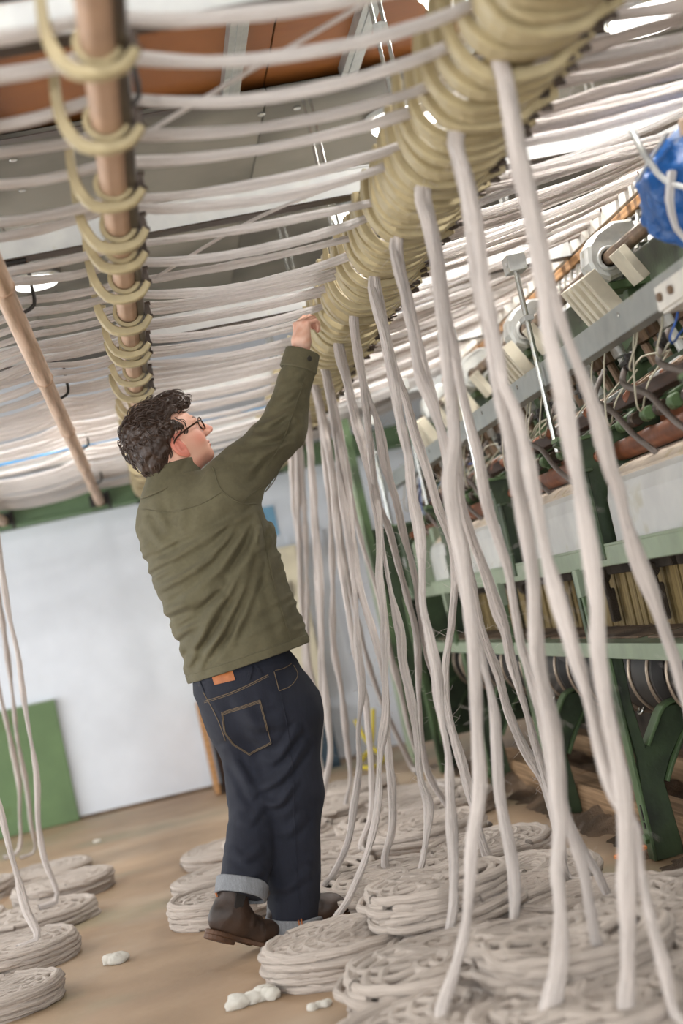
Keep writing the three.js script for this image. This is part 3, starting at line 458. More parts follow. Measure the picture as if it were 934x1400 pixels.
// ropes that run on, over both poles, to the far left
const overCount = {}, feedCount = {};
function afterRail(z, count, what) { let k = 0; while (k + 1 < RAILZ.length && z < RAILZ[k + 1]) k++; const n = count[k] = (count[k] ?? -1) + 1; return k ? `${what}, ${ORD[n]} beyond the ${ORD[k - 1]} cross rail` : `${what}, ${ORD[n]} from the top of the picture`; }
const zs = [];
zs.push(-2.12, -2.3, -2.52, -2.71, -2.9, -3.125, -3.3, -3.565, -3.68, -4.05, -4.17, -4.41, -4.57, -4.735, -4.9, -5.03, -5.15);
for (let z = -5.32; z > -9.8; z -= rr(0.11, 0.19)) zs.push(z);
zs.forEach((z, i) => {
  const y = POLEY + 0.045, rack = V(0.86, y + rr(0, 0.012), z), pole = V(0.1, y + rr(0, 0.01), z + rr(-0.03, 0.03)), wood = V(-0.21, y + rr(0, 0.008), z + rr(-0.04, 0.04)), wood2 = V(-0.83, y, z + rr(-0.06, 0.06)), far = V(-2.4, 2.06, z + rr(-0.15, 0.15));
  const p = [...fromMachine(z + rr(-0.03, 0.03), rack), rack, ...sag(rack, pole, z > -4 ? rr(0.03, 0.06) : rr(0.01, 0.045)), pole, ...sag(pole, wood, rr(0.004, 0.014), 2), wood, ...sag(wood, wood2, rr(0.01, 0.04), 3), wood2, ...sag(wood2, far, rr(0.02, 0.06), 3), far];
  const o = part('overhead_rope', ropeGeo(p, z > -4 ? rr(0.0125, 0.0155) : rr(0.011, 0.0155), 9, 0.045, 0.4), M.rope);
  tag(o, afterRail(z, overCount, 'white wool rope overhead crossing the hook pole'), 'rope', 'ropes crossing overhead');
});
// ropes that hang from the rack to the coils
const SIDE = ['left', 'right', 'third'];
const perStation = {};
function hang(points, r, extra) { return ropeGeo([...extra, ...points], r, 12, 0.025, 1, 220); }
DROPS.forEach(([st, pts]) => {
  const k = perStation[st] = (perStation[st] ?? -1) + 1, z = pts[0].z;
  const rack = V(0.88, POLEY + 0.03, z + rr(-0.02, 0.02)), p = pts.slice();
  const e = p[p.length - 1];
  p.push(V(e.x + rr(-0.06, 0.06), Math.max(0.06, e.y - 0.02), e.z + rr(0.04, 0.1)));
  const o = part('hanging_rope', hang(p, z > -3.2 ? 0.0165 : z > -4.6 ? 0.0158 : 0.0145, [...fromMachine(z + (k - 0.8) * 0.15, rack.clone().setZ(z + (k - 0.8) * 0.1)), rack, V(0.858, POLEY + 0.01, z + 0.01), V(0.838, POLEY - 0.03, z + 0.005)]), M.shadedRope);
  tag(o, st < 9 ? `white wool rope hanging to the coils, ${SIDE[k]} strand of the ${ORD[st]} group from the camera` : st < 11 ? `white wool rope hanging beyond the man, ${SIDE[k]} strand of the ${st === 9 ? 'nearer' : 'farther'} group there` : 'white wool rope hanging farthest from the camera, just beside the man', 'rope', 'ropes hanging from the yellow rack');
});
// more ropes cross between the machine and the rack and end in its hooks
for (let i = 0; i < 9; i++) {
  const z = -2.42 - i * 0.62 + rr(-0.1, 0.1), rack = V(0.95, POLEY + rr(0.0, 0.03), z);
  const o = part('feed_rope', ropeGeo([...fromMachine(z, rack), rack, V(0.89, POLEY - 0.006, z - 0.02), V(0.865, POLEY - 0.032, z - 0.05)], rr(0.011, 0.015), 9, 0.045, 0.4), M.rope);
  tag(o, afterRail(z, feedCount, 'white wool rope between machine and rack'), 'rope', 'feed ropes between machine and rack');
}
tag(part('slack_rope', ropeGeo([V(0.95, 2.02, -2.55), V(1.06, 1.965, -2.6), V(1.2, 1.93, -2.65), V(1.4, 1.92, -2.7), V(1.8, 1.98, -2.75), V(2.4, 2.1, -2.8)], 0.016), M.rope), 'slack white rope sagging from the near end of the rack at the top right', 'rope');
tag(part('cord', tube([V(0.1, 2.0, -3.2), V(0.5, 2.075, -2.95), V(0.95, 2.1, -2.5)], 0.005, { sides: 6 }), M.rope), 'thin white cord slanting across below the ceiling sheets, between the near ropes', 'cord');
tag(part('cord', tube([V(0.12, 2.0, -4.5), V(0.5, 2.06, -4.15), V(0.9, 2.07, -3.9)], 0.005, { sides: 6 }), M.rope), 'thin white cord slanting to the rack behind the second cross rail', 'cord');
tag(part('blue_rope', tube([V(-2.2, 2.0, -7.9), V(-0.6, 1.99, -7.6), V(-0.3, 1.985, -7.5), V(0.2, 1.975, -7.4), V(0.85, 1.97, -7.3)], (s, a, len) => lerp(0.012, 0.003, Math.min(1, s / 2.2)), { sides: 8 }), M.blueCord), 'bright blue cord running across among the far white ropes', 'cord');
// ropes down to the left-hand coils
LEFT_DROPS.forEach((pts, i) => {
  const z = pts[0].z, p = [V(-2.4, 2.05, z), V(-1.4, 2.0, z), V(-0.87, POLEY + 0.04, z + 0.02), V(-0.78, POLEY - 0.02, z), ...pts];
  const e = pts[pts.length - 1]; p.push(V(e.x - 0.07, 0.075, e.z + 0.03));
  tag(part('hanging_rope', ropeGeo(p, 0.0135), M.shadedRope), ['white rope hanging at the left, rightmost strand in front of the green board', 'white rope hanging at the left, middle strand in front of the green board', 'white rope hanging at the left, leftmost strand in front of the green board', 'white rope at the left edge ending on the nearer coils'][i], 'rope', 'ropes hanging to the coils on the left');
});

// ---------------------------------------------------------------- coils
function coilGeo(sd, R, layers, mess, loops = 10, a0 = 0.56) {
  seed(sd);
  const list = [], r = 0.0142;
  {
    const top = 0.0225 * layers, g = new THREE.LatheGeometry([[0, 0.004], [R * 0.95, 0.004], [R * 0.96, top * 0.45], [R * 0.88, top * 0.78], [R * 0.6, top * 0.84], [R * 0.2, top * 0.8], [0, top * 0.78]].map((p) => new THREE.Vector2(p[0], p[1])), 30), p = g.attributes.position;
    for (let i = 0; i < p.count; i++) { const x = p.getX(i), z = p.getZ(i); p.setY(i, Math.max(0.003, p.getY(i) + (p.getY(i) > 0.01 ? 0.008 * noise(x * 12, z * 12, sd) : 0))); }
    g.computeVertexNormals(); list.push(g);
  }
  const a = R * a0, b = R - a;         // loop radius and orbit radius
  const o = rr(0, 50);
  for (let k = 0; k < layers; k++) {
    const pts = [], n = loops * 13, turn = rr(0, 6.28), off = V(rr(-1, 1) * 0.012 * (1 + mess * 3), 0, rr(-1, 1) * 0.012 * (1 + mess * 3));
    for (let i = 0; i < n; i++) {
      const t = i / 13 * Math.PI * 2, th = turn + i / n * Math.PI * 2, wob = 1 + mess * 0.5 * noise(i * 0.09, k * 3.1, o);
      const ph = th + t * 1.0, x = b * Math.cos(th) * wob + a * Math.cos(ph) * wob, z = b * Math.sin(th) * wob + a * Math.sin(ph) * wob;
      const rad = Math.hypot(x, z) / R;
      pts.push(V(x + off.x, 0.014 + k * 0.0225 + 0.009 * Math.sin(t * 1.0 + th * 2) * (0.45 + mess * 0.7) + mess * 0.045 * (noise(x * 7, z * 7, o + k) + 0.3) * (k / layers) - 0.008 * smooth(0.75, 1, rad), z + off.z));
    }
    list.push(tube(pts, (s, q) => r * (1 + 0.22 * noise(s * 9, k, o) + 0.13 * Math.cos(2 * q - s * 60)), { sides: 7, step: 0.026, flat: 0.85 }));
  }
  // loose ends of the strand wound round the rim
  for (let k = 0; k < layers; k++) {
    const pts = [], n = 22, ph = rr(0, 6.28);
    for (let i = 0; i <= n; i++) { const t = ph + i / n * Math.PI * 2 * 0.97, q = R * (1.0 + 0.035 * noise(i * 0.5, k * 5, o) - 0.012 * Math.abs(k - layers / 2 + 0.5)) * (1 + mess * 0.12 * noise(Math.cos(t) * 1.5, Math.sin(t) * 1.5, o + k)); pts.push(V(q * Math.cos(t), 0.015 + k * 0.0225 + 0.005 * noise(i * 0.6, o, k), q * Math.sin(t))); }
    list.push(tube(pts, (s, q2) => r * 1.12 * (1 + 0.16 * noise(s * 9, o, k) + 0.16 * Math.cos(2 * q2 - s * 75)), { sides: 8, step: 0.02 }));
  }
  return join(list);
}
const coilKinds = [coilGeo(1, 0.215, 4, 0.05, 13), coilGeo(2, 0.215, 5, 0.12, 13), coilGeo(3, 0.22, 4, 0.3, 12, 0.52), coilGeo(4, 0.21, 5, 0.6, 11, 0.5), coilGeo(5, 0.215, 3, 0.2, 14, 0.6), coilGeo(6, 0.22, 4, 0.9, 11, 0.48)];
seed(5);
function coil(x, z, kind, label, sx = 1, sz = 1, y = 0, turn = rr(0, 6.28)) {
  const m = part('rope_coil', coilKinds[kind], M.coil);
  m.position.set(x, y, z); m.rotation.y = turn; m.scale.set(sx, rr(0.82, 0.98) * (x < -0.3 ? 0.8 : 1), sz); m.rotation.x = rr(-0.02, 0.02); m.rotation.z = rr(-0.02, 0.02);
  return tag(m, label, 'rope coil', 'coils of wool rope on the floor');
}
[[-0.75, -5.05, 0, 'coil of beige rope at the bottom left corner, nearest of the left column'], [-0.735, -5.72, 1, 'coil of beige rope at the left, second from the camera in its column'], [-0.71, -6.48, 2, 'coil of beige rope at the left, third from the camera in its column'], [-0.66, -7.15, 1, 'coil of beige rope at the left, fourth from the camera in its column'], [-0.8, -7.9, 4, 'coil of beige rope at the left, farthest in its column, before the green board'],
  [-1.1, -6.1, 2, 'coil of beige rope at the left edge behind the second coil'], [-1.12, -6.9, 4, 'coil of beige rope at the left edge beside the fourth coil'], [-1.15, -7.7, 1, 'coil of beige rope at the far left edge below the green board']].forEach((c) => coil(c[0], c[1], c[2], c[3]));
const COILS = [
  [0.30, -4.45, 1, 'thick coil of beige rope beside the boots of the man'], [0.5, -3.86, 3, 'loose coil of beige rope in the front, behind the nearest one'], [0.4, -3.42, 2, 'coil of beige rope at the bottom edge under the man, nearest in the middle'],
  [0.63, -4.12, 5, 'tangled heap of beige rope right of the coil beside the boots'], [0.72, -4.55, 1, 'coil of beige rope in the middle, before the flat tidy coil'], [0.86, -3.62, 2, 'coil of beige rope at the front, below the slanting ropes on the right'],
  [0.98, -3.32, 5, 'heap of beige rope in the bottom right corner'], [1.1, -3.9, 3, 'coil of beige rope at the right edge in front of the machine leg'], [0.66, -3.2, 3, 'heap of beige rope at the bottom edge, right of centre'], [0.97, -4.3, 4, 'coil of beige rope touching the foot of the near machine leg'],
  [0.93, -5.42, 0, 'flat tidy coil of beige rope near the second machine leg'], [0.93, -4.86, 4, 'coil of beige rope beside the near machine leg with an orange tag'], [0.55, -5.2, 3, 'messy hank of beige rope with loose loops, right of the man'], [0.33, -5.62, 3, 'messy heap of beige rope just right of the man behind his heels'],
  [0.5, -6.15, 2, 'coil of beige rope behind the messy hank'], [0.82, -6.0, 1, 'coil of beige rope behind the flat tidy coil'], [0.8, -6.66, 5, 'coil of beige rope far back in the middle of the row'], [1.0, -6.75, 0, 'coil of beige rope far back beside the machine'],
  [0.55, -6.85, 4, 'coil of beige rope far back, left of the middle'], [0.97, -7.35, 4, 'coil of beige rope farther back beside the machine, behind others'], [0.58, -7.45, 2, 'coil of beige rope far back near the dark crate'], [0.75, -7.95, 1, 'coil of beige rope farthest back under the hanging ropes'],
  [0.05, -5.72, 0, 'coil of beige rope left of the man, nearest of three'], [0.085, -6.36, 4, 'coil of beige rope left of the man, middle of three'], [0.12, -7.06, 4, 'coil of beige rope left of the man, farthest of three'], [0.3, -6.95, 2, 'coil of beige rope hidden partly by the legs of the man'], [0.34, -6.35, 4, 'coil of beige rope behind the legs of the man'],
];
COILS.forEach((c, i) => { const sx = rr(1.02, 1.18), sz = rr(1.0, 1.15); coil(c[0], c[1], c[2], c[3], i ? sx : 1.0, i ? sz : 0.98); });
// second tier lying on the first
[[0.74, -3.5, 5, 'heap of rope lying on other coils at the front'], [0.6, -4.4, 3, 'loose rope lying on the coils behind the tangled heap']].forEach((c) => coil(c[0], c[1], c[2], c[3], 0.95, 0.95, 0.09));
// tufts of cotton on the floor
function tuft(x, z, w, label) {
  seed(Math.round(x * 1000 + 5000));
  const list = [];
  for (let i = 0; i < 7; i++) { const g = new THREE.SphereGeometry(w * rr(0.28, 0.46), 22, 14), p = g.attributes.position, o = rr(0, 20); for (let k = 0; k < p.count; k++) { const q = 1 + 0.35 * noise(p.getX(k) * 38 + o, p.getY(k) * 38, p.getZ(k) * 38) + 0.16 * noise(p.getX(k) * 110 + o, p.getY(k) * 110, p.getZ(k) * 110); p.setXYZ(k, p.getX(k) * q, Math.max(-w * 0.2, p.getY(k) * q * 0.75), p.getZ(k) * q); } g.computeVertexNormals(); list.push(boxUV(g).translate(rr(-1, 1) * w * 0.8, w * 0.2, rr(-1, 1) * w * 0.4)); }
  const m = part('cotton_tuft', list, M.cotton); m.position.set(x, 0, z);
  return tag(m, label, 'cotton tuft', 'tufts of cotton on the floor');
}
tuft(-0.375, -5.35, 0.062, 'white cotton tuft alone on the bare floor left of the boots');
tuft(0.03, -4.33, 0.07, 'white cotton tuft before the coil beside the boots');
tuft(0.19, -4.1, 0.035, 'small cotton tuft under the edge of the coil beside the boots');
tuft(-0.6, -8.9, 0.03, 'tiny pale tuft on the floor far back near the green board');

// ---------------------------------------------------------------- the textile machine on the right
seed(314);
const mach = thing('textile_machine', 'long green textile machine with pale drums, wires and black rollers along the right side', 'machine');
const FZ = [-2.25, -3.45, -4.65, -5.85, -7.05, -8.25];     // cast frames
const Z0 = -1.9, Z1 = -8.45, LEN = Z0 - Z1, MZ = (Z0 + Z1) / 2;
// long members
part('upper_beam', [box(0.07, 0.062, LEN, 1.375, 0.96, MZ, 0.006), box(0.09, 0.008, LEN, 1.385, 0.993, MZ, 0.002)], M.paleGreen, mach);
part('shelf', [box(0.02, 0.05, LEN, 1.352, 0.668, MZ, 0.004), box(0.36, 0.006, LEN, 1.53, 0.69, MZ, 0.002)], M.paleGreen, mach);
for (let i = 0; i < 5; i++) part('shelf_dust', box(0.3, 0.006, 1.1, 1.56, 0.696, FZ[i] - 0.6, 0.002), M.lint, mach);
const galv = part('zinc_rail', [box(0.004, 0.075, LEN, 1.352, 1.567, MZ, 0.001), box(0.06, 0.004, LEN, 1.382, 1.603, MZ, 0.001), box(0.05, 0.004, LEN, 1.377, 1.53, MZ, 0.001)], M.zinc, mach);
for (let z = Z0 - 0.3; z > Z1; z -= 0.6) part('rivet', rod(V(1.35, 1.58, z), V(1.346, 1.58, z), 0.008, 8), M.chrome, galv);
// white perforated board and the wooden lath below it
const boardM = part('guide_board', box(0.03, 0.085, 4.6, 1.835, 2.145, -6.2, 0.003), M.whitePaint, mach);
for (let z = -4.0; z > -8.4; z -= 0.11) part('guide_hole', rod(V(1.8195, 2.15, z), V(1.8175, 2.15, z), 0.008, 8), M.darkBrown, boardM);
part('guide_board', box(0.05, 0.1, 2.0, 1.87, 2.18, -3.0, 0.003), M.whitePaint, mach);
for (const z of [-3.3, -3.42, -3.7, -3.82]) part('screw', rod(V(1.845, 2.17, z), V(1.83, 2.17, z), 0.013, 10), M.darkBrown, mach);
part('wooden_lath', box(0.022, 0.035, 4.7, 1.83, 2.075, -6.2, 0.003), M.lath, mach);
for (let z = -4.05; z > -8.4; z -= 0.095) part('peg', rod(V(1.835, 2.065, z), V(1.80, 1.93, z), 0.007, 6), M.whitePaint, mach);
for (const z of [-3.9, -6.55, -8.3]) part('lath_bracket', box(0.05, 0.02, 0.1, 1.79, 2.05, z, 0.003), M.lath, mach);
// shaft with white cast bearing blocks
part('shaft', rod(V(1.64, 1.885, Z0), V(1.64, 1.885, Z1), 0.024, 16), M.brownSteel, mach);
const blockShape = [[-0.10, -0.02], [-0.085, -0.075], [-0.03, -0.105], [0.03, -0.09], [0.075, -0.03], [0.12, 0.06], [0.11, 0.12], [0.03, 0.125], [-0.05, 0.09], [-0.09, 0.045]];
const blockGeo = plate(blockShape, 0.14, 0, 0, 0, 0.012, [ring(-0.02, -0.02, 0.034, 18)]);
const blockRim = join([plate(ring(-0.02, -0.02, 0.05, 20), 0.17, 0, 0, 0, 0.004, [ring(-0.02, -0.02, 0.034, 18)])]);
for (const z of [-2.5, -3.7, -4.88, -6.05, -7.1, -8.1]) {
  const b = part('bearing_block', blockGeo, M.castGrey, mach); b.position.set(1.655, 1.9, z); b.scale.setScalar(0.82);
  part('bearing_ring', blockRim, M.castGrey, b);
  const st = part('block_foot', [box(0.05, 0.32, 0.05, 1.72, 1.68, z - 0.03, 0.005), box(0.14, 0.03, 0.12, 1.7, 1.8, z - 0.03, 0.006)], M.green, mach);
  for (let k = 0; k < 5; k++) part('wooden_stick', box(0.05, 0.20, 0.028, 1.56 - 0.004 * k, 1.735, z + 0.2 - k * 0.043 - (k > 1 ? 0.02 : 0), 0.003, 0, 0, 0.5), M.stick, mach);
  part('wooden_stick', box(0.03, 0.12, 0.1, 1.60, 1.80, z + 0.34, 0.003, 0, 0, 0.5), M.stick, mach);
}
// cast frames
const postShape = [[0.0, 0.95], [0.1, 0.95], [0.1, 1.16], [0.16, 1.2], [0.25, 1.285], [0.29, 1.245], [0.345, 1.245], [0.35, 1.33], [0.26, 1.39], [0.2, 1.365], [0.12, 1.33], [0.0, 1.325], [-0.05, 1.345], [-0.065, 1.32], [-0.02, 1.29], [-0.01, 1.2]];
const armRim = ribbon([[-0.06, 1.335], [0.0, 1.325], [0.12, 1.335], [0.2, 1.37], [0.27, 1.4], [0.36, 1.345]], 0.012, 0.075, 0.002, 18);
const armUnder = ribbon([[0.09, 1.12], [0.13, 1.185], [0.2, 1.24], [0.255, 1.285], [0.3, 1.24], [0.36, 1.21]], 0.012, 0.075, 0.002, 18);
const upperPlate = plate([[0.18, 1.36], [0.36, 1.37], [0.62, 1.7], [0.55, 1.8], [0.38, 1.72], [0.2, 1.52]], 0.022, 0, 0, 0, 0.003, [ring(0.36, 1.47, 0.03, 14)]);
const upperRibs = join([ribbon([[0.19, 1.52], [0.39, 1.73], [0.56, 1.81]], 0.014, 0.06, 0.002, 10), ribbon([[0.36, 1.37], [0.5, 1.53], [0.63, 1.7]], 0.014, 0.06, 0.002, 10), box(0.012, 0.3, 0.05, 0.37, 1.56, 0, 0.003, 0, 0, -0.2), box(0.24, 0.012, 0.05, 0.36, 1.55, 0, 0.003, 0, 0, 0.25)]);
const legShape = [[0.0, 0.645], [0.045, 0.645], [0.04, 0.5], [0.05, 0.35], [0.09, 0.4], [0.14, 0.46], [0.3, 0.46], [0.3, 0.42], [0.2, 0.4], [0.12, 0.3], [0.085, 0.235], [0.095, 0.05], [0.095, 0.0], [0.005, 0.0], [0.005, 0.22], [0.015, 0.32], [0.005, 0.5]];
FZ.forEach((z, i) => {
  const f = part('cast_frame', [plate(postShape, 0.045, 1.34, 0, z, 0.004)], M.darkGreen, mach);
  part('frame_rim', [armRim.clone().translate(1.34, 0, z), armUnder.clone().translate(1.34, 0, z)], M.green, f);
  part('frame_face', [box(0.012, 0.27, 0.12, 1.338, 1.085, z, 0.003), box(0.03, 0.012, 0.14, 1.345, 1.225, z, 0.003)], M.darkGreen, f);
  part('slot_plate', plate([[-0.018, -0.02], [-0.01, -0.028], [0.01, -0.028], [0.018, -0.02], [0.018, 0.02], [0.01, 0.028], [-0.01, 0.028], [-0.018, 0.02]], 0.004, 0, 0, 0, 0.001).rotateY(-Math.PI / 2).translate(1.329, 1.13, z - 0.012), M.drum, f, 'small pale rounded slot in the green post');
  for (const [x, y] of [[1.57, 1.3], [1.40, 1.26], [1.62, 1.46]]) part('bolt_head', rod(V(x, y, z + 0.02), V(x, y, z + 0.042), 0.02, 14), M.copper, f);
  const u = part('upper_plate', upperPlate.clone().translate(1.36, 0, z - 0.02), M.green, mach);
  part('upper_rib', upperRibs.clone().translate(1.36, 0, z - 0.02), M.darkGreen, u);
  // lower leg
  const zl = z - 0.18;
  const leg = part('leg', plate(legShape, 0.02, 1.34, 0, zl, 0.003), M.darkGreen, mach);
  part('leg_flange', [box(0.012, 0.64, 0.06, 1.338, 0.325, zl, 0.003), ribbon([[0.055, 0.355], [0.09, 0.405], [0.14, 0.465], [0.31, 0.465]], 0.01, 0.07, 0.002, 12).translate(1.34, 0, zl), ribbon([[0.09, 0.235], [0.13, 0.3], [0.21, 0.395], [0.31, 0.415]], 0.01, 0.07, 0.002, 12).translate(1.34, 0, zl)], M.green, leg);
  part('foot_slot', [box(0.004, 0.05, 0.012, 1.331, 0.155, zl + 0.012, 0.001), box(0.004, 0.02, 0.012, 1.331, 0.115, zl + 0.012, 0.001)], M.blackSteel, leg);
  part('foot_bolt', rod(V(1.336, 0.075, zl + 0.01), V(1.318, 0.075, zl + 0.01), 0.017, 6), M.green, leg);
  // posts between shelf and upper beam
  part('shelf_post', [box(0.024, 0.24, 0.03, 1.35, 0.81, z - 0.36, 0.003)], M.darkGreen, mach);
  part('post_cap', box(0.03, 0.09, 0.045, 1.342, 0.89, z - 0.3, 0.003), M.paleGreen, mach);
  part('shelf_post', box(0.02, 0.24, 0.02, 1.345, 0.8, z - 0.3, 0.003), M.green, mach);
  // upright rods that carry the zinc rail and the board
  if (i < 2) return;
  part('stand_rod', [rod(V(1.325, 1.31, z - 0.155), V(1.325, 1.9, z - 0.155), 0.008, 10), rod(V(1.338, 1.31, z - 0.19), V(1.338, 1.9, z - 0.19), 0.0065, 10)], M.chrome, mach);
  part('rod_clamp', [box(0.034, 0.018, 0.065, 1.33, 1.745, z - 0.172, 0.004)], M.castGrey, mach);
  part('rod_cap', [box(0.06, 0.055, 0.075, 1.332, 1.925, z - 0.172, 0.004), rod(V(1.3, 1.92, z - 0.15), V(1.294, 1.92, z - 0.15), 0.008, 8)], M.castGrey, mach);
});
// drums between the frames
const drumFace = [[0.03, 0.955], [0.03, 1.12], [0.04, 1.16], [0.062, 1.185], [0.07, 1.178], [0.05, 1.15], [0.042, 1.12], [0.042, 0.955]];
const drumTop = ribbon([[0.055, 1.18], [0.09, 1.205], [0.2, 1.232], [0.33, 1.24], [0.45, 1.22]], 0.014, 1.02, 0.003, 14);
for (let i = 0; i < 5; i++) {
  const z = FZ[i] - 0.59;
  const d = part('drum_cover', plate(drumFace, 1.02, 1.34, 0, z, 0.002), M.drum, mach, 'smooth grey-white cover front');
  part('dusty_top', drumTop.clone().translate(1.34, 0, z), M.drumTop, d, 'dusty beige top of the cover');
  part('end_disc', [plate([[0.035, 0.96], [0.4, 0.96], [0.42, 1.2], [0.33, 1.235], [0.2, 1.225], [0.09, 1.2], [0.05, 1.17], [0.035, 1.12]], 0.012, 1.34, 0, z - 0.512, 0.002), plate([[0.035, 0.96], [0.4, 0.96], [0.42, 1.2], [0.33, 1.235], [0.2, 1.225], [0.09, 1.2], [0.05, 1.17], [0.035, 1.12]], 0.012, 1.34, 0, z + 0.512, 0.002)], M.drum, d);
  part('cover_screw', rod(V(1.372, 1.15, z + 0.49), V(1.364, 1.15, z + 0.49), 0.008, 8), M.darkBrown, d);
  // copper-brown rollers above the covers
  part('roller', rod(V(1.655, 1.325, FZ[i] - 0.05), V(1.655, 1.325, FZ[i + 1] + 0.05), 0.055, 22), M.copper, mach);
  part('roller', rod(V(1.47, 1.262, FZ[i] - 0.03), V(1.47, 1.262, FZ[i + 1] + 0.03), 0.032, 16), M.copper, mach);
  part('roller', rod(V(1.78, 1.5, FZ[i] - 0.05), V(1.78, 1.5, FZ[i + 1] + 0.05), 0.04, 16), M.brownSteel, mach);
  part('spindle_rail', box(0.05, 0.035, 1.1, 1.62, 1.47, z, 0.005), M.darkGreen, mach);
  part('spindle_rail', box(0.06, 0.04, 1.1, 1.5, 1.4, z - 0.01, 0.005), M.darkBrown, mach);
  for (let k = 0; k < 9; k++) {           // spindles with weights and arms
    const zk = FZ[i] - 0.12 - k * 0.12;
    part('spindle', [rod(V(1.61, 1.48, zk), V(1.585, 1.56, zk), 0.014, 10), rod(V(1.585, 1.56, zk), V(1.575, 1.6, zk), 0.022, 10), box(0.11, 0.014, 0.02, 1.54, 1.445, zk + 0.02, 0.003, 0, 0, 0.4)], k % 3 ? M.brownSteel : M.castGrey, mach);
    part('pressure_arm', [box(0.16, 0.022, 0.03, 1.53, 1.36 + rr(-0.01, 0.02), zk, 0.005, 0, 0, rr(0.3, 0.7)), rod(V(1.465, 1.33, zk - 0.02), V(1.465, 1.33, zk + 0.02), 0.022, 12)], k % 2 ? M.darkSteel : M.green, mach);
    if (k % 2) part('bobbin', rod(V(1.46 + rr(0, 0.06), 1.42, zk), V(1.46 + rr(0, 0.06), 1.40, zk - 0.07), 0.018, 12), M.copper, mach);
  }
  for (let k = 0; k < 6; k++) {           // thin pale wires that loop down from the rail
    const zk = FZ[i] - 0.2 - k * 0.16 + rr(-0.08, 0.08), d2 = rr(0.06, 0.2), w = rr(0.05, 0.12);
    part('wire', tube([V(1.40, 1.535, zk), V(1.385, 1.5, zk + 0.01), V(1.37, 1.53 - d2, zk - w * 0.4), V(1.39, 1.525 - d2 * 1.05, zk - w * 0.8), V(1.43, 1.53 - d2 * 0.7, zk - w), V(1.5, 1.47, zk - w * 0.6)], 0.003, { sides: 5, step: 0.02 }), (k + i * 3) % 11 === 3 ? M.wireBlue : M.wire, mach);
    if (k % 2 === 0) part('terminal', [box(0.02, 0.05, 0.02, 1.46, 1.49, zk, 0.003), rod(V(1.45, 1.49, zk - 0.03), V(1.45, 1.49, zk + 0.03), 0.008, 8)], M.blackSteel, mach);
  }
  for (let k = 0; k < 3; k++) {           // grey hoses that slant down to the front
    const zk = FZ[i] - 0.2 - k * 0.33, dz = rr(-0.3, -0.18);
    part('hose', tube([V(1.5, 1.52, zk - 0.2 + dz), V(1.42, 1.44, zk - 0.1 + dz), V(1.385, 1.35, zk - 0.02), V(1.395, 1.27, zk + 0.08), V(1.43, 1.21, zk + 0.12)], 0.0095, { sides: 8, step: 0.03 }), M.hose, mach);
  }
  // yellowed wooden slats behind the shelf
  for (let k = 0; k < 16; k++) { const zk = FZ[i] - 0.04 - k * 0.0705; part('slat', box(0.012, 0.205, 0.062, 1.60 + rr(-0.004, 0.004), 0.79, zk, 0.002, rr(-0.015, 0.015), rr(-0.08, 0.08), 0), M.slat, mach); }
  part('dirty_bar', box(0.04, 0.035, 1.15, 1.575, 0.905, z, 0.008), M.dirt, mach);
  for (let k = 0; k < 2; k++) { const zk = FZ[i] - 0.2 - k * 0.55; part('dirty_crank', [rod(V(1.55, 0.89, zk), V(1.56, 0.79, zk - 0.015), 0.012, 8), rod(V(1.545, 0.885, zk - 0.03), V(1.545, 0.885, zk + 0.03), 0.024, 10), box(0.03, 0.12, 0.035, 1.565, 0.78, zk - 0.015, 0.006)], M.dirt, mach); }
  // black rollers with steel rings below the shelf
  const zr = FZ[i] - 0.78;
  const roll = part('black_roller', rod(V(1.64, 0.545, zr + 0.56), V(1.64, 0.545, zr - 0.56), 0.155, 36), M.rubber, mach);
  for (let k = 0; k < 6; k++) part('steel_ring', new THREE.TorusGeometry(0.158, 0.0075, 8, 40).translate(1.64, 0.545, zr + 0.5 - k * 0.2), M.ringSteel, roll);
  part('axle', rod(V(1.64, 0.545, zr + 0.6), V(1.64, 0.545, zr - 0.6), 0.03, 12), M.brownSteel, roll);
  part('lower_block', [box(0.14, 0.08, 0.2, 1.6, 0.36, zr + 0.42, 0.01), box(0.05, 0.03, 0.1, 1.51, 0.34, zr + 0.36, 0.006)], M.darkGreen, mach);
  part('latch', tube([V(1.5, 0.44, zr + 0.32), V(1.49, 0.425, zr + 0.32), V(1.49, 0.42, zr + 0.28), V(1.5, 0.435, zr + 0.27)], 0.005, { sides: 6, step: 0.01 }), M.chrome, mach);
}
// dark body behind
part('inner_panel', box(0.04, 1.6, LEN, 2.4, 1.26, MZ, 0.004), M.darkGreen, mach);
part('lower_panel', box(0.03, 0.62, LEN, 1.95, 0.42, MZ, 0.004), M.dirt, mach);
for (let z = Z0 - 0.4; z > Z1; z -= 0.4) part('inner_rib', [box(0.4, 0.05, 0.05, 2.04, 1.62, z, 0.006, 0, 0, 0.3), box(0.05, 0.5, 0.06, 2.0, 1.5, z + 0.1, 0.006, 0, 0, 0.25)], M.darkGreen, mach);
part('inner_beam', [box(0.06, 0.3, LEN, 1.95, 1.84, MZ, 0.01), box(0.1, 0.12, LEN, 1.9, 1.72, MZ, 0.01), box(0.3, 0.04, LEN, 1.95, 1.34, MZ, 0.01), box(0.5, 0.03, LEN, 1.95, 1.0, MZ, 0.01)], M.darkGreen, mach);
// floor timbers
for (let z = -2.4; z > -8.3; z -= 1.5) {
  part('floor_timber', box(0.12, 0.115, 1.485, 1.5, 0.0585, z - 0.1, 0.006, 0, rr(-0.01, 0.01), 0), M.timber, mach);
  part('floor_timber', box(0.14, 0.12, 1.485, 1.92, 0.061, z - 0.35, 0.006), M.timber, mach);
}
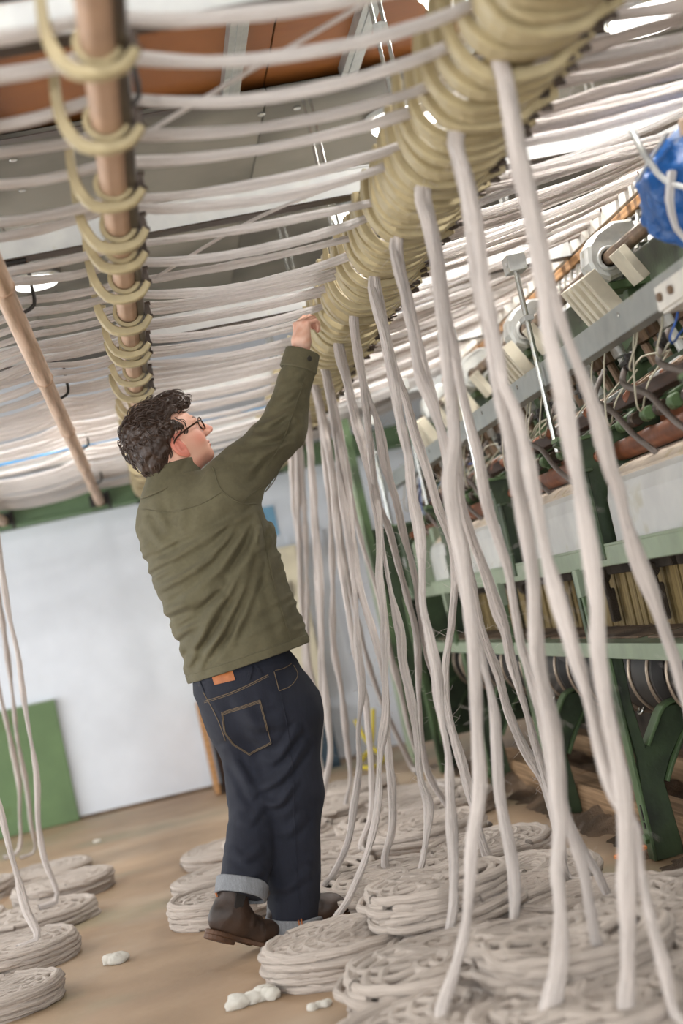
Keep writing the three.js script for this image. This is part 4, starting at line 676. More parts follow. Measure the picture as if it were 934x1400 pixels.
// far end of the machine
part('end_post', [box(0.05, 1.98, 0.11, 1.22, 0.99, -8.62, 0.005)], M.green, mach);
part('end_post', [box(0.02, 1.98, 0.13, 1.19, 0.99, -8.62, 0.004), box(0.004, 0.12, 0.02, 1.178, 1.3, -8.62, 0.001)], M.paleGreen, mach);
part('end_panel', [box(1.0, 1.2, 0.03, 1.75, 0.75, -8.6, 0.004)], M.darkGreen, mach);
part('gusset', [plate([[0, 0.98], [0.32, 0.98], [0.30, 1.05], [0.16, 1.2], [0.06, 1.24], [0, 1.2]], 0.05, 1.3, 0, -7.72, 0.004), box(0.07, 0.08, 0.09, 1.42, 1.22, -7.62, 0.006)], M.paleGreen, mach);
part('end_leg', [box(0.03, 0.95, 0.1, 1.3, 0.475, -8.3, 0.004, 0.06, 0, 0), box(0.02, 0.95, 0.02, 1.285, 0.475, -8.25, 0.003, 0.06, 0, 0), box(0.03, 0.5, 0.03, 1.32, 0.35, -8.1, 0.004, 0.7, 0, 0)], M.green, mach);
// white bracket and post at the near right
part('white_bracket', [box(0.03, 0.06, 0.5, 1.32, 1.535, -3.33, 0.004), box(0.09, 0.012, 0.5, 1.36, 1.505, -3.33, 0.002)], M.whitePaint, mach, 'white bar with dark screws');
for (const z of [-3.54, -3.46, -3.24]) part('screw', rod(V(1.306, 1.535, z), V(1.295, 1.535, z), 0.011, 10), M.brownSteel, mach);
part('bracket_post', rod(V(1.36, 1.5, -3.42), V(1.36, 1.2, -3.42), 0.02, 12), M.poleWood, mach);
part('bracket_post', rod(V(1.4, 1.9, -3.38), V(1.39, 1.6, -3.4), 0.019, 12), M.poleWood, mach);

// blue bag hung on the machine
{
  const g = thing('blue_bag', 'crumpled bright blue plastic bag with pale straps at the right edge', 'bag');
  const f = (x, y, z) => {
    const px = x - 1.45, py = y - 1.755, pz = z + 3.48;
    let d = ell(px, py, pz, 0, 0, 0, 0.15, 0.125, 0.16);
    d = smin(d, ell(px, py, pz, 0.06, 0.1, 0.05, 0.1, 0.07, 0.1), 0.05);
    return d + 0.02 * Math.abs(noise(px * 9, py * 9, pz * 9 + 4)) * 2 - 0.022 + 0.012 * Math.abs(noise(px * 21 + 3, py * 21, pz * 21)) * 2;
  };
  part('bag_body', surface(f, V(1.23, 1.57, -3.7), V(1.67, 1.98, -3.24), 0.009), M.bag, g);
  part('strap', [tube([V(1.3, 1.915, -3.46), V(1.295, 1.825, -3.39), V(1.31, 1.765, -3.36), V(1.35, 1.725, -3.32)], 0.009, { sides: 8, flat: 0.35 }), tube([V(1.31, 1.805, -3.56), V(1.31, 1.825, -3.46), V(1.35, 1.875, -3.38)], 0.007, { sides: 8, flat: 0.35 })], M.drum, g, 'pale strap');
}
tag(part('tie_rope', ropeGeo([V(1.33, 1.78, -3.36), V(1.305, 1.71, -3.35), V(1.31, 1.64, -3.35), V(1.35, 1.59, -3.33), V(1.42, 1.57, -3.28)], 0.012), M.rope), 'short pale rope hanging below the blue bag', 'rope');
// lint on the floor under the machine
{
  const g = new THREE.PlaneGeometry(1.0, 6.4, 60, 260).rotateX(-Math.PI / 2), p = g.attributes.position;
  for (let i = 0; i < p.count; i++) { const x = p.getX(i), z = p.getZ(i), e = smooth(0.5, 0.3, Math.abs(x)) * smooth(3.2, 2.9, Math.abs(z)); p.setY(i, -0.02 + e * (0.045 + 0.05 * noise(x * 5, z * 5, 3) + 0.03 * noise(x * 14, z * 14, 9))); }
  g.computeVertexNormals();
  const m = part('floor_lint', boxUV(g.translate(1.74, 0.004, -5.3)), M.lint); tag(m, 'brown lint and dust heaped on the floor under the machine', 'lint'); m.userData.kind = 'stuff';
}
tag(part('orange_tag', box(0.09, 0.012, 0.05, 1.17, 0.12, -4.45, 0.003, 0.1, 0.4, 0.1), M.orange), 'small orange tag lying among the coils by the machine leg', 'tag');

// ---------------------------------------------------------------- things along the back wall
{
  const c = thing('cabinet', 'cream metal cabinet against the back wall behind the hanging ropes', 'cabinet');
  part('body', box(0.62, 0.98, 0.4, 0.63, 0.93, -10.13, 0.008), M.cream, c);
  part('door', box(0.6, 0.42, 0.015, 0.63, 1.19, -9.922, 0.004), M.cream, c); part('door', box(0.6, 0.44, 0.015, 0.63, 0.73, -9.922, 0.004), M.cream, c);
  part('handle', box(0.012, 0.1, 0.02, 0.85, 1.15, -9.905, 0.003), M.darkSteel, c);
  part('stand', [box(0.03, 0.43, 0.03, 0.35, 0.215, -10.0, 0.003), box(0.03, 0.43, 0.03, 0.91, 0.215, -10.0, 0.003), box(0.6, 0.02, 0.36, 0.63, 0.43, -10.13, 0.003)], M.blackSteel, c);
  const crate = (x, w, h, label) => { const k = thing('crate', label, 'crate'); part('crate_body', [box(w, h, 0.02, x, h / 2, -9.85), box(w, h, 0.02, x, h / 2, -10.2), box(0.02, h, 0.36, x - w / 2, h / 2, -10.02), box(0.02, h, 0.36, x + w / 2, h / 2, -10.02), box(w, 0.02, 0.36, x, 0.02, -10.02)], M.crate, k); part('rim', box(w + 0.03, 0.03, 0.02, x, h - 0.015, -9.84), M.crate, k); };
  crate(0.52, 0.26, 0.33, 'dark blue crate under the cream cabinet, left one'); crate(0.79, 0.22, 0.36, 'dark blue crate under the cream cabinet, right one');
  const p = thing('poster', 'small pale blue poster on the back wall behind the elbow of the jacket', 'poster');
  part('sheet', box(0.2, 0.2, 0.006, 0.79, 1.62, ZB + 0.004, 0.001), M.poster, p);
  const w = thing('wooden_board', 'narrow brown wooden board leaning on the wall left of the jeans', 'board');
  part('plank', box(0.035, 0.56, 0.5, 0.13, 0.29, -10.05, 0.004, 0, 0, 0.0), M.lath, w);
  const b = thing('low_cupboard', 'dark brown low cupboard behind the legs of the man', 'cupboard');
  part('body', box(0.3, 0.36, 0.4, 0.32, 0.18, -10.1, 0.006), M.darkBrown, b);
  part('door', box(0.2, 0.3, 0.014, 0.36, 0.19, -9.892, 0.003), M.brownBoard, b);
  part('top', box(0.32, 0.16, 0.36, 0.33, 0.45, -10.12, 0.006), M.cream, b, 'cream box part on top');
  const s = thing('white_sheet', 'white board standing against the wall between cabinet and machine', 'board');
  part('sheet', box(0.24, 1.5, 0.02, 1.05, 0.75, ZB + 0.02, 0.003), M.wall, s);
  tag(part('yellow_cable', tube([V(1.0, 0.3, -9.3), V(1.04, 0.16, -9.25), V(1.1, 0.05, -9.2), V(1.0, 0.03, -9.1), V(0.96, 0.05, -9.2), V(1.06, 0.14, -9.28), V(1.12, 0.34, -9.3)], 0.012, { sides: 8 }), M.yellow), 'yellow cable looped on the floor beside the machine end', 'cable');
}

// ---------------------------------------------------------------- the man
const man = thing('person', 'man with curly dark hair, glasses, olive overshirt and dark jeans reaching up to the rack', 'person');
const lin = (hex) => { const c = new THREE.Color(hex); return [c.r, c.g, c.b]; };
const mixc = (a, b, t) => [lerp(a[0], b[0], t), lerp(a[1], b[1], t), lerp(a[2], b[2], t)];
const PM = {
  skin: mat('#ffffff', { vc: true, bump: every(T.fine, 0.03), bs: 0.0003, rough: 0.5, physical: { sheen: 0.15, sheenRoughness: 0.5, sheenColor: new THREE.Color(0.6, 0.3, 0.25) } }),
  hair: mat('#3d2b20', { map: every(T.rope, 0.03, 0.12), rough: 0.5 }),
  shirt: mat('#665f47', { map: every(T.cloth, 0.35), bump: every(T.weave, 0.06), bs: 0.0006, rough: 0.88, physical: { sheen: 0.25, sheenRoughness: 0.6, sheenColor: new THREE.Color(0.4, 0.4, 0.3) } }),
  denim: mat('#1e2232', { map: every(T.denim, 0.09), bump: every(T.twill, 0.05), bs: 0.0006, rough: 0.85 }),
  cuff: mat('#a3a5a6', { map: every(T.denim, 0.08), bump: every(T.twill, 0.05), bs: 0.0006, rough: 0.9 }),
  thread: mat('#6e5d46', { rough: 0.8 }), leatherPatch: mat('#b0652f', { map: every(T.blotch, 0.1), rough: 0.6 }),
  boot: mat('#3c2a1f', { map: every(T.grime, 0.25), bump: every(T.grain, 0.06), bs: 0.0008, rough: 0.55 }),
  elastic: mat('#2b2522', { map: every(T.cloth, 0.1), rough: 0.9 }),
  sole: mat('#563b29', { map: every(T.grime, 0.2), rough: 0.7 }),
  tortoise: mat('#3a2416', { map: every(T.blotch, 0.03), rough: 0.25 }),
  glass: mat('#ffffff', { rough: 0.03, physical: { transmission: 1, thickness: 0, ior: 1.5 } }),
  button: mat('#2e2a22', { rough: 0.4 }),
};
const ZM = -5.03;
// polyline distance in the xy plane, with the place along it
function poly(x, y, pts) { let best = 9; for (let i = 0; i + 1 < pts.length; i++) { const a = pts[i], b = pts[i + 1], dx = b[0] - a[0], dy = b[1] - a[1], t = clamp(((x - a[0]) * dx + (y - a[1]) * dy) / (dx * dx + dy * dy), 0, 1), d = Math.hypot(x - a[0] - dx * t, y - a[1] - dy * t); if (d < best) best = d; } return best; }
const bendy = (pts) => { const c = new THREE.CatmullRomCurve3(pts.map((p) => V(p[0], p[1], 0))); return c.getPoints(7).map((p) => [p.x, p.y]); };
// folds run over the side that faces the camera
const fold = (f, amp, w) => { const c = bendy(f); let x0 = 9, x1 = -9, y0 = 9, y1 = -9; for (const p of c) { x0 = Math.min(x0, p[0]); x1 = Math.max(x1, p[0]); y0 = Math.min(y0, p[1]); y1 = Math.max(y1, p[1]); } return { c, amp, w, x0: x0 - 3 * w, x1: x1 + 3 * w, y0: y0 - 3 * w, y1: y1 + 3 * w, e: c[c.length - 1], b: c[0] }; };
const SF = [
  fold([[0.375, 1.352], [0.257, 1.215], [0.133, 1.125], [0.029, 1.091]], 0.011, 0.014), fold([[0.375, 1.335], [0.296, 1.182], [0.19, 1.066], [0.082, 0.975]], 0.013, 0.015), fold([[0.378, 1.318], [0.319, 1.178], [0.234, 1.057], [0.128, 0.941]], 0.012, 0.014),
  fold([[0.37, 1.3], [0.335, 1.16], [0.27, 1.05], [0.2, 0.95]], 0.008, 0.012), fold([[0.33, 1.341], [0.202, 1.285], [0.091, 1.251], [0.009, 1.245]], 0.008, 0.014), fold([[0.35, 1.345], [0.22, 1.24], [0.1, 1.18], [0.0, 1.165]], 0.008, 0.012),
  fold([[0.02, 1.085], [0.115, 1.095], [0.204, 1.133]], 0.012, 0.013), fold([[0.03, 1.008], [0.111, 1.026], [0.194, 1.089]], 0.011, 0.013), fold([[0.047, 0.89], [0.09, 0.95], [0.158, 1.027]], 0.009, 0.013), fold([[0.075, 0.87], [0.115, 0.93], [0.2, 1.0]], 0.006, 0.011),
  fold([[0.066, 1.441], [0.073, 1.37], [0.09, 1.31]], 0.005, 0.014), fold([[0.155, 1.45], [0.142, 1.38], [0.12, 1.33]], 0.004, 0.016), fold([[0.03, 1.38], [0.045, 1.33], [0.08, 1.28]], 0.005, 0.013),
  fold([[0.36, 1.24], [0.365, 1.1], [0.375, 0.95]], 0.005, 0.02),
];
const AF = [fold([[0.35, 1.44], [0.43, 1.5], [0.53, 1.53]], 0.008, 0.012), fold([[0.40, 1.57], [0.47, 1.555], [0.55, 1.6]], 0.009, 0.012), fold([[0.43, 1.6], [0.5, 1.61], [0.575, 1.64]], 0.008, 0.011), fold([[0.49, 1.66], [0.55, 1.675], [0.6, 1.70]], 0.007, 0.011), fold([[0.33, 1.52], [0.39, 1.51], [0.46, 1.52]], 0.007, 0.013), fold([[0.54, 1.72], [0.58, 1.72], [0.63, 1.75]], 0.005, 0.01)];
function folds(list, x, y) { let s = 0; for (const f of list) { if (x < f.x0 || x > f.x1 || y < f.y0 || y > f.y1) continue; const d = poly(x, y, f.c), k = d / f.w; if (k < 3) { const q = (Math.exp(-k * k) - 0.55 * Math.exp(-((k - 1.7) * (k - 1.7)) * 1.4)) * smooth(-0.01, 0.07, Math.hypot(x - f.b[0], y - f.b[1])) * smooth(-0.02, 0.05, Math.hypot(x - f.e[0], y - f.e[1])); s += 1.25 * f.amp * q; } } return s; }
// ---- overshirt
const TT = [   // height, centre x, centre z, half width across, half depth, turn
  [0.83, 0.248, -5.04, 0.211, 0.165, 0.92], [0.95, 0.244, -5.04, 0.211, 0.165, 0.92], [1.08, 0.226, -5.04, 0.215, 0.172, 0.92], [1.20, 0.210, -5.04, 0.222, 0.170, 0.92], [1.30, 0.20, -5.04, 0.228, 0.158, 0.92], [1.38, 0.188, -5.035, 0.218, 0.142, 0.92], [1.435, 0.165, -5.035, 0.175, 0.115, 0.92], [1.475, 0.145, -5.035, 0.125, 0.098, 0.92], [1.51, 0.125, -5.035, 0.09, 0.082, 0.9], [1.54, 0.122, -5.035, 0.075, 0.07, 0.9]];
const SH = V(0.285, 1.418, -4.945), ELB = V(0.518, 1.585, -5.04), WR = V(0.632, 1.812, -5.045);
const SHL = V(0.088, 1.375, -5.135), ELBL = V(0.10, 1.13, -5.26), WRL = V(0.32, 1.12, -5.30);
function torso(x, y, z, grow = 0) {
  const t = table(TT, y), dx = x - t[1], dz = z - t[2], c = Math.cos(t[5]), s = Math.sin(t[5]);
  const a = dx * s + dz * c, b = dx * c - dz * s;            // across (to his right), forward
  const k = Math.hypot(a / (t[3] + grow), b / (t[4] + grow));
  return (k - 1) * Math.min(t[3], t[4]) * (0.85 + 0.15 * Math.min(1, k));
}
function sleeveR(x, y, z) { const u = capsule(x, y, z, SH, ELB, 0.098, 0.071), l = capsule(x, y, z, ELB, WR, 0.069, 0.05); return smin(u, l, 0.04) - (z > -5.12 ? folds(AF, x, y) : 0) - 0.004 * noise(x * 14, y * 14, z * 14) - 0.012 * (0.28 - Math.abs(noise((x + y) * 7, (y - x) * 11, z * 6 + 3))); }
const hemY = (x) => 0.853 + 0.118 * (x - 0.048);
const cuffCut = (x, y) => (x - WR.x) * 0.447 + (y - WR.y) * 0.894;
function shirt(x, y, z) {
  let d = torso(x, y, z);
  if (d < 0.06 && z > -5.14) d -= folds(SF, x, y) * smooth(-5.14, -5.04, z);
  d -= 0.006 * noise(x * 7 + 3, y * 7, z * 7) + 0.003 * noise(x * 19, y * 12, z * 19);
  if (d < 0.05 && y < 1.4) { const u = x * 0.72 + y * 0.69, v = y * 0.72 - x * 0.69 + 0.25 * u * u; d -= 0.016 * smooth(1.42, 1.3, y) * (0.3 - Math.abs(noise(u * 4.5, v * 17, z * 2 + 7))) * smooth(0.5, 0.2, Math.abs(noise(u * 2, v * 3, 11)) ) + 0.006 * (0.3 - Math.abs(noise(u * 8, v * 34, z * 3))); }
  d = smax(d, y - 1.505 + 0.3 * Math.max(0, 0.12 - x), 0.012);
  let arms = smax(sleeveR(x, y, z), cuffCut(x, y), 0.006);
  d = smin(d, arms, 0.05);
  const l = smin(capsule(x, y, z, SHL, ELBL, 0.085, 0.07), capsule(x, y, z, ELBL, WRL, 0.068, 0.052), 0.04);
  d = smin(d, l - 0.004 * noise(x * 14, y * 14, z * 14), 0.035);
  return smax(d, hemY(x) - y, 0.005);
}
// march towards -z to the cloth that faces the camera
function snap(f, x, y, z0 = -4.6, z1 = -5.3) { let z = z0; for (let i = 0; i < 120 && z > z1; i++) { const d = f(x, y, z); if (d < 0.0006) break; z -= Math.max(0.0008, d * 0.5); } return V(x, y, z); }
function seam(f, pts, r, lift = 0.0006, step = 0.008) { const c = new THREE.CatmullRomCurve3(pts.map((p) => V(p[0], p[1], 0)), false, 'centripetal', 0.2), n = Math.max(3, Math.round(c.getLength() / 0.012)); return tube(c.getSpacedPoints(n).map((p) => snap(f, p.x, p.y).add(V(0, 0, lift))), r, { sides: 5, step }); }
function cloth(f, quad, nu, nv, lift, thick = 0.003) {     // sewn-on piece: quad = corners [tl, tr, br, bl]
  const P = [], I = [], at = (i, j) => { const u = i / nu, v = j / nv; return [lerp(lerp(quad[0][0], quad[1][0], u), lerp(quad[3][0], quad[2][0], u), v), lerp(lerp(quad[0][1], quad[1][1], u), lerp(quad[3][1], quad[2][1], u), v)]; };
  for (const l of [lift, lift - thick]) for (let j = 0; j <= nv; j++) for (let i = 0; i <= nu; i++) { const [x, y] = at(i, j), p = snap(f, x, y); P.push(p.x, p.y, p.z + l); }
  const w = nu + 1, o = w * (nv + 1), q = (a, b, c, d) => I.push(a, c, b, b, c, d);
  for (let j = 0; j < nv; j++) for (let i = 0; i < nu; i++) { const a = j * w + i; q(a, a + 1, a + w, a + w + 1); }
  for (let i = 0; i < nu; i++) { I.push(i, i + 1, i + o, i + 1, i + 1 + o, i + o); const k = nv * w + i; I.push(k, k + o, k + 1, k + 1, k + o, k + 1 + o); }
  for (let j = 0; j < nv; j++) { const a = j * w, b = j * w + nu; I.push(a, a + o, a + w, a + w, a + o, a + w + o); I.push(b, b + w, b + o, b + w, b + w + o, b + o); }
  const g = new THREE.BufferGeometry(); g.setAttribute('position', new THREE.Float32BufferAttribute(P, 3)); g.setIndex(I);
  const t = toCreasedNormals(g, 0.8); return boxUV(t);
}
const shirtMesh = part('shirt', surface(shirt, V(-0.08, 0.82, -5.42), V(0.74, 1.86, -4.78), 0.0058), PM.shirt, man);
part('seam', [seam(shirt, [[0.262, 1.494], [0.271, 1.417], [0.324, 1.364], [0.372, 1.356]], 0.0022), seam(shirt, [[0.326, 1.366], [0.38, 1.397], [0.452, 1.428], [0.47, 1.45]], 0.0018), seam(shirt, [[0.423, 1.454], [0.5, 1.54], [0.56, 1.63], [0.62, 1.73]], 0.0018), seam(shirt, [[0.02, 1.425], [0.098, 1.392], [0.202, 1.39], [0.268, 1.41]], 0.002), seam(shirt, [[0.372, 1.33], [0.372, 1.238], [0.371, 1.097], [0.38, 0.954], [0.385, 0.905]], 0.002)], PM.shirt, shirtMesh);
// hem band, thicker than the cloth above it
part('hem', surface((x, y, z) => { const d = torso(x, y, z) - 0.006 * noise(x * 7 + 3, y * 7, z * 7) - 0.003 * noise(x * 19, y * 12, z * 19) - (z > -5.14 ? folds(SF, x, y) * smooth(-5.14, -5.04, z) : 0); return smax(smax(Math.abs(d - 0.0005) - 0.0042, hemY(x) - 0.003 - y, 0.003), y - hemY(x) - 0.026, 0.003); }, V(-0.02, 0.83, -5.3), V(0.52, 0.95, -4.78), 0.0042), PM.shirt, shirtMesh);
// collar folded round the neck
const neckAt = (y) => V(0.128 + (y - 1.5) * 0.25, y, -5.035);
part('collar', surface((x, y, z) => {
  const px = x - 0.138 - (y - 1.5) * 0.25, pz = z + 5.035, ang = Math.atan2(pz, px), r = Math.hypot(px / 1.06, pz);
  const outer = 0.072 + 0.5 * Math.max(0, 1.535 - y) * 0.6;
  const tilt = y - 0.10 * px;
  return smax(smax(Math.abs(r - outer) - 0.006, 1.468 - tilt + 0.006 * Math.sin(ang * 2), 0.006), tilt - 1.548, 0.006) * 0.9;
}, V(-0.03, 1.42, -5.2), V(0.30, 1.6, -4.87), 0.0042), PM.shirt, shirtMesh);
// cuff and its button
part('cuff', surface((x, y, z) => { const t = cuffCut(x, y), c = capsule(x, y, z, ELB, V(WR.x + 0.012, WR.y + 0.024, WR.z), 0.069, 0.049); return smax(smax(Math.abs(c - 0.003) - 0.004, t - 0.012, 0.003), -t - 0.055, 0.003); }, V(0.5, 1.7, -5.14), V(0.74, 1.9, -4.94), 0.004), PM.shirt, shirtMesh);
{
  const p = snap((x, y, z) => capsule(x, y, z, ELB, WR, 0.069, 0.05) - 0.006, 0.645, 1.786);
  part('button', rod(p.clone().add(V(0, 0, -0.002)), p.clone().add(V(0.003, 0, 0.006)), 0.0085, 14), PM.button, shirtMesh);
}
// ---- jeans
const HIP = [[0.55, 0.262, -5.04, 0.165, 0.14], [0.64, 0.258, -5.035, 0.182, 0.155], [0.74, 0.247, -5.035, 0.194, 0.158], [0.81, 0.232, -5.035, 0.192, 0.152], [0.855, 0.23, -5.035, 0.184, 0.142], [0.89, 0.238, -5.035, 0.155, 0.125], [0.93, 0.24, -5.035, 0.15, 0.12]];
const RH = V(0.328, 0.70, -5.0), RK = V(0.285, 0.46, -5.015), RA = V(0.217, 0.055, -5.045), LH = V(0.195, 0.69, -5.09), LK = V(0.195, 0.47, -5.04), LA = V(0.07, 0.196, -4.93);
const JF = [fold([[0.166, 0.484], [0.265, 0.513], [0.352, 0.59]], 0.01, 0.014), fold([[0.172, 0.457], [0.236, 0.433], [0.299, 0.487]], 0.009, 0.012), fold([[0.12, 0.621], [0.148, 0.557], [0.166, 0.484]], 0.008, 0.014), fold([[0.193, 0.765], [0.223, 0.69], [0.291, 0.684]], 0.005, 0.018), fold([[0.19, 0.58], [0.26, 0.57], [0.34, 0.64]], 0.007, 0.014), fold([[0.2, 0.36], [0.25, 0.34], [0.3, 0.37]], 0.006, 0.015), fold([[0.06, 0.33], [0.1, 0.3], [0.15, 0.31]], 0.008, 0.012), fold([[0.1, 0.42], [0.14, 0.40], [0.18, 0.43]], 0.007, 0.012), fold([[0.05, 0.27], [0.1, 0.245], [0.14, 0.25]], 0.008, 0.011), fold([[0.15, 0.2], [0.2, 0.17], [0.28, 0.2]], 0.005, 0.014)];
const POCKET = [[0.125, 0.748], [0.251, 0.763], [0.256, 0.66], [0.258, 0.618], [0.185, 0.592], [0.14, 0.637], [0.12, 0.683]];
function inside(x, y, p) { let c = false; for (let i = 0, j = p.length - 1; i < p.length; j = i++) if ((p[i][1] > y) !== (p[j][1] > y) && x < (p[j][0] - p[i][0]) * (y - p[i][1]) / (p[j][1] - p[i][1]) + p[i][0]) c = !c; return c; }
const legCut = (x, y, z, A, K, up) => { const d = K.clone().sub(A).normalize(); return -((x - A.x) * d.x + (y - A.y) * d.y + (z - A.z) * d.z) + up; };
function jeans(x, y, z) {
  const t = table(HIP, y), a0 = 0.9, dx = x - t[1], dz = z - t[2], c = Math.cos(a0), s = Math.sin(a0), a = dx * s + dz * c, b = dx * c - dz * s;
  const k = Math.hypot(a / t[3], b / t[4]);
  let hips = (k - 1) * Math.min(t[3], t[4]) * 0.95;
  hips = smax(smax(hips, y - 0.93, 0.01), 0.62 - y + 0.5 * Math.abs(a) * 0, 0.1);
  hips += 0.012 * Math.exp(-(a * a) / 0.0009) * smooth(0.84, 0.72, y) * (b < 0 ? 1 : 0);          // the seat parts in the middle
  let r = smin(capsule(x, y, z, RH, RK, 0.113, 0.1), capsule(x, y, z, RK, RA, 0.1, 0.083), 0.05); r = smax(r, legCut(x, y, z, RA, RK, -0.03), 0.004);
  let l = smin(capsule(x, y, z, LH, LK, 0.108, 0.09), capsule(x, y, z, LK, LA, 0.09, 0.072), 0.05); l = smax(l, legCut(x, y, z, LA, LK, -0.01), 0.004);
  const legs = y < 0.6 ? smin(r, l, 0.012) : smin(r, l, 0.012 + 0.05 * smooth(0.55, 0.7, y));
  let d = smin(hips, legs, 0.05);
  if (d < 0.05) { if (z > -5.15) d -= folds(JF, x, y); d -= 0.005 * noise(x * 9, y * 6, z * 9) + 0.0025 * noise(x * 22, y * 18, z * 22); if (z > -5.05 && inside(x, y, POCKET)) d -= 0.0028; }
  return d;
}
const jeansMesh = part('jeans', surface(jeans, V(-0.04, 0.0, -5.28), V(0.5, 0.95, -4.8), 0.0055), PM.denim, man);
const pocketLoop = [...POCKET, POCKET[0]].map((p) => [lerp(p[0], 0.19, 0.035), lerp(p[1], 0.68, 0.035)]);
part('stitching', [
  ...[0, 1, 2, 3, 4, 5, 6].map((i) => seam(jeans, [pocketLoop[i], pocketLoop[i + 1]], 0.0011)), seam(jeans, [[0.127, 0.738], [0.25, 0.753]], 0.0011), ...[0, 1, 3, 4, 5, 6].map((i) => seam(jeans, [[lerp(pocketLoop[i][0], 0.19, 0.05), lerp(pocketLoop[i][1], 0.68, 0.05)], [lerp(pocketLoop[i + 1][0], 0.19, 0.05), lerp(pocketLoop[i + 1][1], 0.68, 0.05)]], 0.001)),
  seam(jeans, [[0.083, 0.79], [0.178, 0.803], [0.291, 0.83]], 0.0013), seam(jeans, [[0.083, 0.785], [0.178, 0.798], [0.291, 0.825]], 0.001), seam(jeans, [[0.315, 0.838], [0.345, 0.838], [0.372, 0.846]], 0.0012), seam(jeans, [[0.378, 0.84], [0.384, 0.809], [0.353, 0.781], [0.314, 0.774]], 0.0012), seam(jeans, [[0.311, 0.835], [0.313, 0.774]], 0.0013),
  seam(jeans, [[0.078, 0.843], [0.094, 0.793], [0.112, 0.724], [0.122, 0.656]], 0.0013)], PM.thread, jeansMesh, 'tan stitching on the pocket and seams');
part('leather_patch', cloth(jeans, [[0.122, 0.858], [0.187, 0.866], [0.189, 0.836], [0.124, 0.834]], 10, 4, 0.0035), PM.leatherPatch, jeansMesh, 'orange-brown leather patch on the waistband');
for (const [q, l] of [[[[0.244, 0.874], [0.254, 0.874], [0.232, 0.826], [0.222, 0.826]], 0.005], [[[0.252, 0.874], [0.26, 0.874], [0.275, 0.832], [0.267, 0.832]], 0.003], [[[0.075, 0.86], [0.083, 0.86], [0.089, 0.82], [0.081, 0.82]], 0.005]]) part('belt_loop', cloth(jeans, q, 2, 6, l, 0.004), PM.denim, jeansMesh);
part('outer_seam', seam(jeans, [[0.316, 0.767], [0.314, 0.642], [0.30, 0.506], [0.277, 0.373], [0.257, 0.239], [0.237, 0.11]], 0.0016), PM.denim, jeansMesh);
function turnUp(A, K, r, len, low, name) {     // turned-up hem: two rolled layers round the leg
  const d = K.clone().sub(A).normalize();
  const g = surface((x, y, z) => { const t = (x - A.x) * d.x + (y - A.y) * d.y + (z - A.z) * d.z, px = x - A.x - d.x * t, py = y - A.y - d.y * t, pz = z - A.z - d.z * t, q = Math.hypot(px, py, pz) + 0.004 * noise(x * 18, y * 18, z * 18); return smax(smax(Math.abs(q - r) - 0.0058, low - t, 0.005), t - low - len + 0.006 * noise(px * 20, 3, pz * 20), 0.005); }, V(A.x - 0.13, A.y - 0.09, A.z - 0.13), V(A.x + 0.13, A.y + 0.11, A.z + 0.13), 0.0042);
  return part('turn_up', g, PM.cuff, jeansMesh, 'pale grey turned-up denim cuff');
}
turnUp(RA, RK, 0.087, 0.05, -0.034); turnUp(LA, LK, 0.077, 0.052, -0.018);
part('selvedge_stripe', [tube([V(0.222, 0.025, -4.955), V(0.224, 0.066, -4.953)], 0.003, { sides: 5 }), tube([V(0.231, 0.027, -4.955), V(0.233, 0.068, -4.953)], 0.003, { sides: 5 })], PM.leatherPatch, jeansMesh, 'two orange selvedge threads on the right cuff');
// ---- boots, in a frame with the heel at the origin and the toe towards +x
function bootUpper(x, y, z) {
  const shaft = capsule(x, y, z, V(0.062, 0.1, 0), V(0.052, 0.2, 0), 0.047, 0.05);
  const heel = ell(x, y, z, 0.055, 0.065, 0, 0.056, 0.052, 0.036);
  const mid = capsule(x, y, z, V(0.085, 0.085, 0), V(0.19, 0.052, 0), 0.042, 0.032);
  const toe = ell(x, y, z, 0.215, 0.05, 0, 0.068, 0.036, 0.046), vamp = ell(x, y, z, 0.15, 0.05, 0, 0.09, 0.042, 0.042);
  let d = smin(smin(shaft, heel, 0.04), smin(mid, smin(toe, vamp, 0.03), 0.03), 0.04);
  d = smax(d, 0.024 - y, 0.006); d = smax(d, y - 0.165, 0.006);
  d -= 0.003 * noise(x * 30, y * 26, z * 30) + 0.003 * Math.max(0, Math.sin(x * 160)) * smooth(0.1, 0.13, x) * smooth(0.19, 0.16, x) * smooth(0.05, 0.08, y);
  return d;
}
const solePts = [[0.0, 0.0], [0.012, 0.028], [0.045, 0.037], [0.09, 0.032], [0.14, 0.036], [0.19, 0.049], [0.235, 0.047], [0.27, 0.03], [0.284, 0.0]];
const soleOutline = [...solePts, ...solePts.slice(1, -1).reverse().map((p) => [p[0], -p[1]])];
